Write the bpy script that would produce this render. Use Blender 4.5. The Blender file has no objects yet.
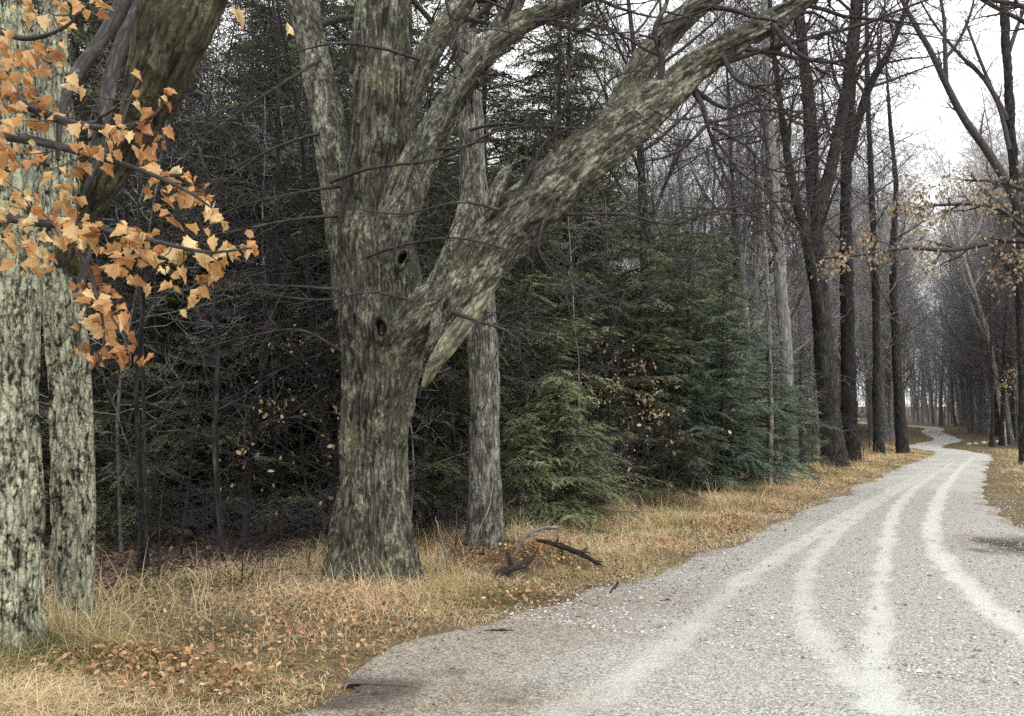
import bpy, math, random
import numpy as np
from mathutils import Vector

S = bpy.context.scene
COL = S.collection
rad = math.radians

# ------------------------------------------------------------------ camera, sky, sun, exposure
W, H, FPX, PITCH, EYE = 1024, 716, 852.0, rad(4.5), 1.6
cd = bpy.data.cameras.new('camera'); cam = bpy.data.objects.new('camera', cd); COL.objects.link(cam)
cd.sensor_width = 36; cd.lens = 36 * FPX / W; cd.clip_start = 0.05; cd.clip_end = 2000
cam.location = (0, 0, EYE); cam.rotation_euler = (rad(90) + PITCH, 0, 0)
S.camera = cam
SUN_EL, SUN_AZ = rad(52), rad(150)          # high, behind and right of the camera, buried in cloud
wd = bpy.data.worlds.new('World'); S.world = wd; wd.use_nodes = True
nt = wd.node_tree; nt.nodes.clear()
sky = nt.nodes.new('ShaderNodeTexSky'); sky.sky_type = 'NISHITA'; sky.sun_disc = False
sky.sun_elevation = SUN_EL; sky.sun_rotation = SUN_AZ; sky.dust_density = 6; sky.air_density = 1.2
hs = nt.nodes.new('ShaderNodeHueSaturation'); hs.inputs['Saturation'].default_value = 0.06
cl_ = nt.nodes.new('ShaderNodeMixRGB'); cl_.inputs[0].default_value = .8; cl_.inputs[2].default_value = (7.8, 7.75, 7.6, 1)   # closed white cloud deck
bg = nt.nodes.new('ShaderNodeBackground'); bg.inputs['Strength'].default_value = 0.15
wo = nt.nodes.new('ShaderNodeOutputWorld')
nt.links.new(sky.outputs[0], hs.inputs['Color']); nt.links.new(hs.outputs[0], cl_.inputs[1]); nt.links.new(cl_.outputs[0], bg.inputs[0]); nt.links.new(bg.outputs[0], wo.inputs[0])
sd = bpy.data.lights.new('sun', 'SUN'); sd.energy = .6; sd.angle = rad(40); sd.color = (1, .97, .93)
sun = bpy.data.objects.new('sun', sd); COL.objects.link(sun)
sv = Vector((math.sin(SUN_AZ) * math.cos(SUN_EL), math.cos(SUN_AZ) * math.cos(SUN_EL), math.sin(SUN_EL)))
sun.rotation_euler = sv.to_track_quat('Z', 'Y').to_euler()
S.view_settings.view_transform = 'Standard'; S.view_settings.look = 'None'
S.view_settings.exposure = 0.75; S.view_settings.gamma = 1
S.render.engine = 'CYCLES'
S.cycles.max_bounces = 4; S.cycles.diffuse_bounces = 2; S.cycles.glossy_bounces = 1
S.cycles.transmission_bounces = 2; S.cycles.use_denoising = False

# ------------------------------------------------------------------ numpy helpers
def vnoise(p, seed=0):
    p = np.asarray(p, float); i = np.floor(p).astype(np.int64); f = p - i; f = f * f * (3 - 2 * f)
    def h(a, b, c):
        n = (a * 374761393 + b * 668265263 + c * 1274126177 + seed * 974711) & 0xffffffff
        n = ((n ^ (n >> 13)) * 1274126177) & 0xffffffff; n = ((n ^ (n >> 16)) * 2246822519) & 0xffffffff
        return ((n ^ (n >> 15)) & 0xffff) / 32767.5 - 1
    x, y, z = i[..., 0], i[..., 1], i[..., 2]; u, v, w = f[..., 0], f[..., 1], f[..., 2]
    def lx(b, c): return h(x, y + b, z + c) * (1 - u) + h(x + 1, y + b, z + c) * u
    return (lx(0, 0) * (1 - v) + lx(1, 0) * v) * (1 - w) + (lx(0, 1) * (1 - v) + lx(1, 1) * v) * w
def fbm(p, o=4, seed=0):
    s = 0; a = 0.5
    for k in range(o):
        s = s + a * vnoise(np.asarray(p) * 2 ** k, seed + k); a *= .5
    return s
def norm(v): return v / np.maximum(np.linalg.norm(v, axis=-1, keepdims=True), 1e-9)
def sstep(a, b, x):
    t = np.clip((x - a) / (b - a), 0, 1); return t * t * (3 - 2 * t)
def ray(px, py):
    x, z = (px - W / 2) / FPX, (H / 2 - py) / FPX
    return np.array([x, math.cos(PITCH) - z * math.sin(PITCH), math.sin(PITCH) + z * math.cos(PITCH)])
def P(px, py, d):
    r = ray(px, py); return np.array([0, 0, EYE]) + r * (d / r[1])
def rise(y): return 0.025 * 6 * np.logaddexp(0, (np.asarray(y, float) - 42) / 6)
def gpix(px, py):
    """ground point seen at a pixel (terrain without bumps)"""
    r = ray(px, py); d = np.linspace(1.5, 260, 20000)
    z = EYE + r[2] / r[1] * d - rise(d); k = np.argmax(z < 0); k = k if z[k] < 0 else len(d) - 1
    return np.array([r[0] / r[1] * d[k], d[k]])

# ------------------------------------------------------------------ the road's course
LEFT_EDGE = [(322, 716), (440, 655), (520, 627), (600, 600), (690, 572), (760, 540), (805, 515), (850, 491), (900, 468)]
le = np.array([gpix(*p) for p in LEFT_EDGE])
tdir = norm(np.gradient(le, axis=0)); nrm = np.stack([tdir[:, 1], -tdir[:, 0]], 1)
ctr = le + nrm * np.interp(le[:, 1], [5, 9, 13, 18, 27], [2.1, 1.9, 1.65, 1.42, 1.36])[:, None]
back = ctr[0] + np.array([[-17, -31], [-11, -20], [-5.2, -9.5], [-2.4, -4.4]])
far = np.array([gpix(*p) for p in [(962, 454.5), (938, 449.5), (924, 446.5), (937, 443), (948, 440.5), (943, 437), (931, 432), (927, 427)]])
ctl = np.vstack([back, ctr, far, far[-1] + np.array([[2, 25], [16, 60]])])
def catmull(C, n=12):
    C = np.asarray(C, float); Q = np.vstack([2 * C[0] - C[1], C, 2 * C[-1] - C[-2]]); out = []
    for i in range(len(C) - 1):
        p0, p1, p2, p3 = Q[i:i + 4]; t = np.linspace(0, 1, n, endpoint=False)[:, None]
        out.append(.5 * (2 * p1 + (p2 - p0) * t + (2 * p0 - 5 * p1 + 4 * p2 - p3) * t ** 2 + (3 * p1 - p0 - 3 * p2 + p3) * t ** 3))
    return np.vstack(out + [C[-1:]])
RC = catmull(ctl, 10)
for _ in range(3): RC[1:-1] = .5 * RC[1:-1] + .25 * (RC[:-2] + RC[2:])
RS = np.concatenate([[0], np.cumsum(np.linalg.norm(np.diff(RC, axis=0), axis=1))])
RHW = np.interp(RC[:, 1], [2, 5, 10, 14, 19, 28, 40, 47, 60], [2.45, 2.36, 1.98, 1.68, 1.42, 1.36, 1.3, 1.0, .85])
def road_sd(xy):
    """signed lateral offset (left negative), station and half width at points"""
    xy = np.asarray(xy, float).reshape(-1, 2); A, B = RC[:-1], RC[1:]; D = B - A; L2 = (D ** 2).sum(1)
    best = np.full(len(xy), 1e9); lat = np.zeros(len(xy)); st = np.zeros(len(xy)); hw = np.zeros(len(xy))
    for k in range(len(A)):
        w = xy - A[k]; t = np.clip((w @ D[k]) / L2[k], 0, 1); q = w - t[:, None] * D[k]; d = np.linalg.norm(q, axis=1)
        m = d < best; best[m] = d[m]
        lat[m] = np.sign(D[k, 1] * w[m, 0] - D[k, 0] * w[m, 1]) * d[m]; st[m] = RS[k] + t[m] * math.sqrt(L2[k])
        hw[m] = RHW[k] + (RHW[k + 1] - RHW[k]) * t[m]
    return lat, st, hw
def pl_dist(xy, poly):
    best = np.full(len(xy), 1e9)
    for A, B in zip(poly[:-1], poly[1:]):
        D = B - A; w = xy - A; t = np.clip((w @ D) / (D @ D), 0, 1); best = np.minimum(best, np.linalg.norm(w - t[:, None] * D, axis=1))
    return best
def gz(x, y):
    x = np.atleast_1d(np.asarray(x, float)); y = np.atleast_1d(np.asarray(y, float)); xy = np.stack([x, y], 1)
    lat, st, hw = road_sd(xy); e = np.abs(lat) - hw
    p = np.stack([x, y, 0 * x], 1)
    off = sstep(-.1, 1.0, e)
    z = rise(y) + off * (0.05 + .07 * fbm(p * .45, 3, 5) + .03 * fbm(p * 1.9, 2, 9)) + sstep(2, 9, e) * .12 * fbm(p * .16, 2, 17)
    return z - .05 * (1 - sstep(-.25, .0, e))
def gz1(x, y): return float(gz(x, y)[0])

# ------------------------------------------------------------------ mesh builder
class MB:
    def __init__(s): s.V = []; s.F = []; s.B = []; s.T = []; s.n = 0; s.tubes = {}
    def add(s, V, F, B=None, T=None):
        V = np.asarray(V, float); s.V.append(V)
        s.B.append(V if B is None else B); s.T.append(np.full(len(V), .5) if T is None else T)
        if isinstance(F, np.ndarray): F = [F]
        for f in F: s.F.append(np.asarray(f, np.int64) + s.n)
        s.n += len(V)
    def tube(s, Pt, R, sides=5, tint=.5): s.tubes.setdefault((len(Pt), sides), []).append((Pt, R, tint))
    def flush(s):
        for (N, k), L in s.tubes.items():
            Pt = np.array([a[0] for a in L], float); R = np.array([a[1] for a in L], float); tn = np.array([a[2] for a in L], float); M = len(L)
            T = norm(np.gradient(Pt, axis=1)); D = norm(Pt[:, -1] - Pt[:, 0])
            ref = np.where(np.abs(D[:, 2:3]) < .7, np.array([[0, 0, 1.]]), np.array([[1., .13, 0]]))
            n = norm(ref[:, None] - (ref[:, None] * T).sum(-1, keepdims=True) * T); b = np.cross(T, n)
            a = np.arange(k) / k * 2 * math.pi; ca, sa = np.cos(a), np.sin(a)
            off = n[:, :, None] * ca[None, None, :, None] + b[:, :, None] * sa[None, None, :, None]
            V = Pt[:, :, None] + off * R[:, :, None, None]
            ln = np.concatenate([np.zeros((M, 1)), np.cumsum(np.linalg.norm(np.diff(Pt, axis=1), axis=2), axis=1)], 1)
            ph = np.arange(M)[:, None, None] * 1.37
            B = np.stack([R[:, :, None] * ca + ph, R[:, :, None] * sa + 0 * ph, np.repeat(ln[:, :, None], k, 2) + ph], -1)
            i = np.arange(N - 1)[:, None]; j = np.arange(k)[None]; j2 = (j + 1) % k
            q = np.stack([i * k + j, i * k + j2, (i + 1) * k + j2, (i + 1) * k + j], -1).reshape(-1, 4)
            F = (q[None] + (np.arange(M) * N * k)[:, None, None]).reshape(-1, 4)
            s.add(V.reshape(-1, 3), F, B.reshape(-1, 3), np.repeat(tn, N * k))
        s.tubes = {}
    def build(s, name, mat, parent=None, base=(0, 0, 0), smooth=True, normals_up=0):
        s.flush(); V = np.vstack(s.V) - np.asarray(base); me = bpy.data.meshes.new(name)
        fs = [f.reshape(-1, f.shape[-1]) for f in s.F]
        li = np.concatenate([f.ravel() for f in fs]); tot = np.concatenate([np.full(len(f), f.shape[1]) for f in fs])
        st = np.concatenate([[0], np.cumsum(tot)[:-1]])
        me.vertices.add(len(V)); me.vertices.foreach_set('co', V.ravel().astype(np.float32))
        me.loops.add(len(li)); me.loops.foreach_set('vertex_index', li.astype(np.int32))
        me.polygons.add(len(tot)); me.polygons.foreach_set('loop_start', st.astype(np.int32)); me.polygons.foreach_set('loop_total', tot.astype(np.int32))
        me.polygons.foreach_set('use_smooth', np.full(len(tot), smooth))
        a = me.attributes.new('bark', 'FLOAT_VECTOR', 'POINT'); a.data.foreach_set('vector', np.vstack(s.B).ravel().astype(np.float32))
        a = me.attributes.new('tint', 'FLOAT', 'POINT'); a.data.foreach_set('value', np.concatenate(s.T).astype(np.float32))
        me.update(calc_edges=True); me.materials.append(mat)
        o = bpy.data.objects.new(name, me); COL.objects.link(o)
        if parent: o.parent = parent
        return o
    def leaves(s, C, D, N, L, Wd, T, shape, vary=0.):
        """flat leaves: centre of stalk C, direction D, normal N, length L, width Wd; shape rows (u along, v across, w lift)"""
        X = norm(np.cross(D, N)); N = np.cross(X, D); sh, faces = shape; m = len(C); k = len(sh)
        V = C[:, None] + D[:, None] * (sh[:, 0][None, :, None] * L[:, None, None]) + X[:, None] * (sh[:, 1][None, :, None] * Wd[:, None, None]) + N[:, None] * (sh[:, 2][None, :, None] * L[:, None, None])
        Fs = [(np.asarray(f)[None] + (np.arange(m) * k)[:, None, None]).reshape(-1, np.asarray(f).shape[1]) for f in faces]
        s.add(V.reshape(-1, 3), Fs, None, np.clip(np.repeat(T, k) + vary * np.random.default_rng(m).normal(0, 1, m * k), 0, 1))

NEEDLE = (np.array([[0, 0, 0], [.45, -.5, .02], [1, 0, -.08], [.45, .5, .02]]), [np.array([[0, 1, 2, 3]])])
OVAL = (np.array([[0, 0, 0], [.3, -.42, .06], [.7, -.4, .05], [1, 0, -.1], [.7, .4, .08], [.3, .42, .04]]), [np.array([[0, 1, 2, 3], [0, 3, 4, 5]])])
# five lobed leaf, curled
_o = [(0, 0), (.04, -.28), (.06, -.50), (.24, -.42), (.45, -.58), (.52, -.40), (.74, -.36), (.76, -.19), (1, 0),
      (.76, .19), (.74, .36), (.52, .40), (.45, .58), (.24, .42), (.06, .50), (.04, .28)]
LOBED = (np.array([(u, v, .55 * abs(v) ** 1.3 - .25 * u * u) for u, v in _o] + [(.38, 0, -.04)]),
         [np.array([[16, i, (i + 1) % 16] for i in range(16)])])

CURLED = (LOBED[0] * np.array([1, .62, 1]) + np.stack([0 * LOBED[0][:, 0], .1 * np.sin(LOBED[0][:, 0] * 7), .95 * np.abs(LOBED[0][:, 1]) + .12 * np.sin(LOBED[0][:, 0] * 9 + LOBED[0][:, 1] * 8) - .35 * LOBED[0][:, 0] ** 2], 1), LOBED[1])

def tag(o, label=None, cat=None, group=None, kind=None):
    for k, v in (('label', label), ('category', cat), ('group', group), ('kind', kind)):
        if v: o[k] = v
    return o
def thing(name, label, cat, loc, group=None):
    o = bpy.data.objects.new(name, None); COL.objects.link(o); o.location = loc; o.empty_display_size = .2
    return tag(o, label, cat, group)
def dup(root, loc, rz, sc, label, group=None):
    r = root.copy(); COL.objects.link(r); r.location = loc; r.rotation_euler = (0, 0, rz); r.scale = sc; r['label'] = label
    if group: r['group'] = group
    for ch in root.children:
        c = ch.copy(); COL.objects.link(c); c.parent = r
    return r

# ------------------------------------------------------------------ materials
def mat(name):
    m = bpy.data.materials.new(name); m.use_nodes = True; n = m.node_tree; b = n.nodes['Principled BSDF']
    b.inputs['Specular IOR Level'].default_value = .2; b.inputs['Roughness'].default_value = .85
    def N(t, **kw):
        x = n.nodes.new('ShaderNode' + t)
        for k, v in kw.items():
            if k in x.inputs.keys(): x.inputs[k].default_value = v
            else: setattr(x, k, v)
        return x
    return m, n.links.new, N, b
def ramp(N, stops, interp='LINEAR'):
    r = N('ValToRGB'); r.color_ramp.interpolation = interp; e = r.color_ramp.elements
    while len(e) < len(stops): e.new(.5)
    for x, (p, c) in zip(e, stops): x.position = p; x.color = (*c, 1) if len(c) == 3 else c
    return r
def bark_mat(name, dark, light, lichen=None, amt=.5, scale=1., bump=.6, rand=.25, moss=None, lsize=1., soft=0., big=0., zs=4.5, plate=.65):
    m, L, N, b = mat(name)
    at = N('Attribute', attribute_name='bark'); mp = N('Mapping'); mp.inputs['Scale'].default_value = (22 * scale, 22 * scale, zs * scale)
    nw = N('TexNoise', Scale=7, Detail=3); L(at.outputs['Vector'], nw.inputs['Vector'])
    wv = N('VectorMath', operation='MULTIPLY_ADD'); L(nw.outputs['Color'], wv.inputs[0]); wv.inputs[1].default_value = (.06, .06, .12); L(at.outputs['Vector'], wv.inputs[2])
    L(wv.outputs[0], mp.inputs[0])
    n1 = N('TexNoise', Scale=1, Detail=6, Roughness=.65); L(mp.outputs[0], n1.inputs['Vector'])
    vo = N('TexVoronoi', Scale=.9, feature='DISTANCE_TO_EDGE'); L(mp.outputs[0], vo.inputs['Vector'])
    mx = N('Math', operation='MULTIPLY'); L(n1.outputs[0], mx.inputs[0])
    cl = N('MapRange'); cl.inputs[2].default_value = .35; cl.inputs['From Max'].default_value = .35
    cl.inputs['To Min'].default_value = 1 - plate; cl.inputs['To Max'].default_value = 1
    L(vo.outputs[0], cl.inputs[0]); L(cl.outputs[0], mx.inputs[1])
    rp = ramp(N, [(.16, dark), (.30, tuple(.55 * a + .35 * c for a, c in zip(dark, light))), (.60, light)]); L(mx.outputs[0], rp.inputs[0]); col = rp.outputs[0]
    if moss:
        n4 = N('TexNoise', Scale=3., Detail=5, Roughness=.7); L(at.outputs['Vector'], n4.inputs['Vector'])
        r4 = ramp(N, [(.5, (0, 0, 0)), (.66, (.75, .75, .75))]); L(n4.outputs[0], r4.inputs[0])
        k4 = N('MixRGB'); L(r4.outputs[0], k4.inputs[0]); L(col, k4.inputs[1]); k4.inputs[2].default_value = (*moss, 1); col = k4.outputs[0]
    if lichen:
        m2 = N('Mapping'); m2.inputs['Scale'].default_value = (9 / lsize, 9 / lsize, 5 / lsize); L(at.outputs['Vector'], m2.inputs[0])
        n2 = N('TexNoise', Scale=1, Detail=9, Roughness=.8); L(m2.outputs[0], n2.inputs['Vector'])
        n3 = N('TexNoise', Scale=.25, Detail=3); L(m2.outputs[0], n3.inputs['Vector'])
        ad = N('Math', operation='ADD'); L(n2.outputs[0], ad.inputs[0])
        ml = N('Math', operation='MULTIPLY_ADD'); L(n3.outputs[0], ml.inputs[0]); ml.inputs[1].default_value = .5; ml.inputs[2].default_value = -.25
        L(ml.outputs[0], ad.inputs[1])
        t = .72 - .4 * amt
        r2 = ramp(N, [(t - soft, (0, 0, 0)), (t + .06 + soft, (1, 1, 1))]); L(ad.outputs[0], r2.inputs[0])
        mu = N('Math', operation='MULTIPLY'); L(r2.outputs[0], mu.inputs[0])
        r3 = ramp(N, [(.1, (.15, .15, .15)), (.35, (1, 1, 1))]); L(mx.outputs[0], r3.inputs[0]); L(r3.outputs[0], mu.inputs[1])
        k2 = N('MixRGB'); L(mu.outputs[0], k2.inputs[0]); L(col, k2.inputs[1])
        n5 = N('TexNoise', Scale=60, Detail=2); L(at.outputs['Vector'], n5.inputs['Vector'])
        r5 = ramp(N, [(.3, tuple(c * .6 for c in lichen)), (.65, tuple(min(1, c * 1.15) for c in lichen))]); L(n5.outputs[0], r5.inputs[0])
        L(r5.outputs[0], k2.inputs[2]); col = k2.outputs[0]
    if big:
        n6 = N('TexNoise', Scale=2.6, Detail=5, Roughness=.7); L(at.outputs['Vector'], n6.inputs['Vector'])
        r6 = ramp(N, [(.33, (1 - big,) * 3), (.68, (1 + big, 1 + big, 1 + .8 * big))]); L(n6.outputs[0], r6.inputs[0])
        k6 = N('MixRGB', blend_type='MULTIPLY'); k6.inputs[0].default_value = 1; L(col, k6.inputs[1]); L(r6.outputs[0], k6.inputs[2]); col = k6.outputs[0]
    if rand:
        oi = N('ObjectInfo'); mr = N('MapRange'); mr.inputs['To Min'].default_value = 1 - rand; mr.inputs['To Max'].default_value = 1 + rand
        L(oi.outputs['Random'], mr.inputs[0]); k3 = N('MixRGB', blend_type='MULTIPLY'); k3.inputs[0].default_value = 1
        L(col, k3.inputs[1]); L(mr.outputs[0], k3.inputs[2]); col = k3.outputs[0]
    L(col, b.inputs['Base Color'])
    bp = N('Bump'); bp.inputs['Strength'].default_value = bump; bp.inputs['Distance'].default_value = .02; L(mx.outputs[0], bp.inputs['Height']); L(bp.outputs[0], b.inputs['Normal'])
    return m
def leaf_mat(name, stops, rand=.2, trans=.25, hue=0):
    m, L, N, b = mat(name)
    at = N('Attribute', attribute_name='tint'); rp = ramp(N, stops); L(at.outputs['Fac'], rp.inputs[0])
    oi = N('ObjectInfo'); mr = N('MapRange'); mr.inputs['To Min'].default_value = 1 - rand; mr.inputs['To Max'].default_value = 1 + rand
    L(oi.outputs['Random'], mr.inputs[0]); k = N('MixRGB', blend_type='MULTIPLY'); k.inputs[0].default_value = 1
    L(rp.outputs[0], k.inputs[1]); L(mr.outputs[0], k.inputs[2]); L(k.outputs[0], b.inputs['Base Color'])
    b.inputs['Roughness'].default_value = .6
    if trans:
        tr = N('BsdfTranslucent'); L(k.outputs[0], tr.inputs[0]); ms = N('MixShader'); ms.inputs[0].default_value = trans
        o = [x for x in m.node_tree.nodes if x.type == 'OUTPUT_MATERIAL'][0]
        L(b.outputs[0], ms.inputs[1]); L(tr.outputs[0], ms.inputs[2]); L(ms.outputs[0], o.inputs[0])
    return m

M = {}
M['lichen_bark'] = bark_mat('lichen_bark', (.008, .007, .006), (.13, .115, .09), (.46, .475, .36), .72, 1.3, 1.6, 0, None, .26, .01, .4, 3.2, .7)
M['dark_limb'] = bark_mat('dark_limb_bark', (.010, .009, .007), (.15, .135, .10), (.22, .215, .155), .36, 1.1, 1.5, 0, (.06, .062, .035), .4, .03, .5, 2.2, .6)
M['maple_bark'] = bark_mat('maple_bark', (.007, .0065, .0055), (.165, .155, .132), (.30, .315, .245), .42, 1.25, 1.8, 0, (.085, .09, .052), .34, .04, .5, 1.9, .6)
M['limb_bark'] = bark_mat('limb_bark', (.010, .009, .0075), (.20, .19, .163), (.38, .395, .32), .5, 1.35, 1.7, 0, (.095, .10, .06), .3, .03, .5, 4.2, .55)
M['pale_bark'] = bark_mat('pale_bark', (.02, .018, .017), (.34, .325, .295), (.42, .43, .37), .46, 1.2, 1.6, 0, None, .36, .03, .4, 1.7, .6)
M['torn_wood'] = bark_mat('torn_wood', (.07, .065, .045), (.34, .335, .25), (.40, .41, .31), .4, 1.2, .9, 0, None, .3, .04, .3)
M['dark_twig'] = bark_mat('dark_twig_bark', (.02, .018, .02), (.085, .077, .084), None, 0, 1.5, .3, .45)
M['dark_bark'] = bark_mat('dark_bark', (.012, .011, .011), (.062, .057, .055), (.13, .135, .11), .26, .7, .9, .35, None, .5, .04, .35)
M['grey_bark'] = bark_mat('grey_bark', (.12, .117, .115), (.36, .35, .345), (.27, .27, .25), .35, .6, .5, .35)  # grey bark, paled in its colour to imitate haze on far trees
M['hemlock_bark'] = bark_mat('hemlock_bark', (.025, .022, .02), (.10, .09, .08), None, 0, .8, .7, .3)
M['twig'] = bark_mat('twig_bark', (.05, .045, .045), (.13, .12, .12), (.22, .22, .2), .3, 1.5, .3, .3)
M['grey_twig'] = bark_mat('grey_twig_bark', (.18, .175, .175), (.38, .37, .37), None, 0, 1., .2, .3)  # twig grey made paler to paint haze into the far wood
M['birch'] = bark_mat('birch_bark', (.25, .24, .22), (.62, .6, .56), None, 0, .5, .3, 0)
M['dead_wood'] = bark_mat('dead_wood', (.02, .017, .015), (.075, .062, .052), None, 0, 1., .9, .2)
M['grey_wood'] = bark_mat('grey_wood', (.14, .13, .12), (.38, .36, .32), None, 0, 1., .5, .2)
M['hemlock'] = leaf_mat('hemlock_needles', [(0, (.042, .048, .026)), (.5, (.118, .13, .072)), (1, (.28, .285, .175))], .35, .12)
M['hemlock_young'] = leaf_mat('young_hemlock_needles', [(0, (.065, .085, .043)), (.5, (.19, .225, .115)), (1, (.40, .425, .245))], .15, .15)  # the young hemlocks' own lighter, yellower green
M['hemlock_blue'] = leaf_mat('blue_hemlock_needles', [(0, (.042, .07, .05)), (.5, (.115, .165, .12)), (1, (.23, .295, .22))], .15, .12)
M['orange_leaf'] = leaf_mat('orange_maple_leaf', [(0, (.28, .13, .06)), (.3, (.58, .30, .12)), (.7, (.70, .44, .20)), (1, (.78, .63, .36))], 0, .3)
M['brown_leaf'] = leaf_mat('brown_oak_leaf', [(0, (.22, .15, .10)), (.5, (.40, .31, .21)), (1, (.58, .49, .36))], 0, .25)
M['beech_leaf'] = leaf_mat('beech_leaf', [(0, (.34, .18, .08)), (.5, (.52, .37, .21)), (1, (.70, .62, .45))], .1, .3)
M['litter'] = leaf_mat('leaf_litter', [(0, (.09, .055, .035)), (.35, (.22, .125, .07)), (.7, (.46, .26, .13)), (1, (.64, .46, .27))], 0, .1)
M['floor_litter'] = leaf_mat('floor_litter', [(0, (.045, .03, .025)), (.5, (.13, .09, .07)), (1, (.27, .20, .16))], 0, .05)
M['grass'] = leaf_mat('dry_grass', [(0, (.15, .18, .07)), (.25, (.38, .32, .15)), (.5, (.64, .49, .26)), (.82, (.82, .71, .48)), (1, (.66, .43, .27))], 0, .2)
M['fern'] = leaf_mat('grey_weed', [(0, (.05, .06, .035)), (1, (.18, .19, .13))], .1, .1)
M['stone'] = leaf_mat('white_stone', [(0, (.6, .6, .58)), (1, (.75, .75, .72))], .1, 0)
M['gravel'] = leaf_mat('gravel_stone', [(0, (.16, .15, .145)), (.35, (.34, .32, .31)), (.75, (.5, .47, .45)), (1, (.66, .65, .62))], 0, 0)
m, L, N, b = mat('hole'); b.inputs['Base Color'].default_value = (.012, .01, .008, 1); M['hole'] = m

# ------------------------------------------------------------------ ground
def grid_sheet(xs, ys, zf):
    X, Y = np.meshgrid(xs, ys); V = np.stack([X.ravel(), Y.ravel(), zf(X.ravel(), Y.ravel())], 1); nx = len(xs); ny = len(ys)
    i = np.arange(ny - 1)[:, None] * nx + np.arange(nx - 1)[None]
    return V, np.stack([i, i + 1, i + nx + 1, i + nx], -1).reshape(-1, 4)
def axis(lo, hi, a, b, st):
    near = np.arange(a, b, st); out = [b]
    while out[-1] < hi: out.append(out[-1] + max(st, (out[-1] - b) * .13 + st))
    inn = [a]
    while inn[-1] > lo: inn.append(inn[-1] - max(st, (a - inn[-1]) * .13 + st))
    return np.array(inn[:0:-1] + list(near) + out)
m, L, N, b = mat('soil_and_leaf_litter')
tc = N('TexCoord'); n1 = N('TexNoise', Scale=.9, Detail=6, Roughness=.7); L(tc.outputs['Object'], n1.inputs['Vector'])
n2 = N('TexNoise', Scale=28, Detail=4, Roughness=.7); L(tc.outputs['Object'], n2.inputs['Vector'])
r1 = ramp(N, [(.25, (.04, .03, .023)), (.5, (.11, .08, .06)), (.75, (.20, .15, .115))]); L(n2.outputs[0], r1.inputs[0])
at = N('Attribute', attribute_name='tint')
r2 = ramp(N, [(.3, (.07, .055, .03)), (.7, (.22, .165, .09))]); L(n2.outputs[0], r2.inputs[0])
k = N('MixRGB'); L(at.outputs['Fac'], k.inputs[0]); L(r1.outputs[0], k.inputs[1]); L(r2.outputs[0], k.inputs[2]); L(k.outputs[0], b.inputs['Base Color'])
bp = N('Bump'); bp.inputs['Strength'].default_value = .8; bp.inputs['Distance'].default_value = .04; L(n2.outputs[0], bp.inputs['Height']); L(bp.outputs[0], b.inputs['Normal'])
M['ground'] = m
V, F = grid_sheet(axis(-500, 500, -12, 32, .22), axis(-300, 700, 2, 62, .22), gz)
lat, st, hw = road_sd(V[:, :2]); e = np.abs(lat) - hw
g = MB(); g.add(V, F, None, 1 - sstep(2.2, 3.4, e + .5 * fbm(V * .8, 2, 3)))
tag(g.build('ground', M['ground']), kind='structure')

# ------------------------------------------------------------------ road
TRACKS = [[(560, 716), (620, 690), (690, 632), (745, 582), (815, 536), (880, 498), (930, 470), (955, 458)],
          [(905, 716), (860, 690), (818, 645), (803, 602), (815, 560), (850, 525), (893, 495), (935, 472)],
          [(878, 716), (879, 660), (881, 600), (887, 550), (897, 510), (925, 482), (955, 462)],
          [(1130, 690), (1024, 637), (970, 592), (937, 550), (934, 520), (945, 490), (962, 468), (975, 457)]]
TWID = [.12, .085, .095, .12]; TAMT = [.6, .65, .85, .95]
tracks = [catmull([gpix(*p) for p in t], 6) for t in TRACKS]
ss = [10.]
s_cam = road_sd([[0, 4]])[1][0]
ss = [0.]
while ss[-1] < RS[-1]:
    d = max(0, ss[-1] - s_cam); ss.append(ss[-1] + (.8 if ss[-1] < s_cam - 6 else min(1.2, .05 + .012 * d)))
ss = np.array(ss); cc = np.stack([np.interp(ss, RS, RC[:, 0]), np.interp(ss, RS, RC[:, 1])], 1); hh = np.interp(ss, RS, RHW)
tt = norm(np.gradient(cc, axis=0)); nn = np.stack([tt[:, 1], -tt[:, 0]], 1)
K = 75; u = np.linspace(-1, 1, K)
edge = .30 * fbm(np.stack([ss * .9, 0 * ss, 0 * ss], 1), 3, 31), .30 * fbm(np.stack([ss * .9, 0 * ss + 9, 0 * ss], 1), 3, 33)
hl, hr = hh + .1 + edge[0], hh + .1 + edge[1]
off = np.where(u[None] < 0, u[None] * hl[:, None], u[None] * hr[:, None])
XY = (cc[:, None] + nn[:, None] * off[..., None]).reshape(-1, 2)
eu = np.abs(np.tile(u, len(ss)))
p3 = np.column_stack([XY, 0 * XY[:, 0]])
tr = np.zeros(len(XY))
for t, w, a in zip(tracks, TWID, TAMT):
    d = pl_dist(XY, t) + .10 * fbm(p3 * 2.6, 4, 41)
    tr = np.maximum(tr, a * (1 - sstep(w * .7, w * 1.25, d)))
tr = np.maximum(tr, .62 * sstep(13, 30, XY[:, 1]) * np.clip(.75 + .9 * fbm(p3 * [.8, .8, 1], 3, 47), .25, 1))
Zr = rise(XY[:, 1]) + .022 * (1 - eu ** 2) - .012 * tr + .012 * fbm(p3 * 1.3, 3, 45) - .075 * sstep(.94, 1., eu) + .012
i = np.arange(len(ss) - 1)[:, None] * K + np.arange(K - 1)[None]
F = np.stack([i, i + 1, i + K + 1, i + K], -1).reshape(-1, 4)
latv = np.tile(u, len(ss))
g1, g2 = gpix(400, 705), gpix(1008, 546)
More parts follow.
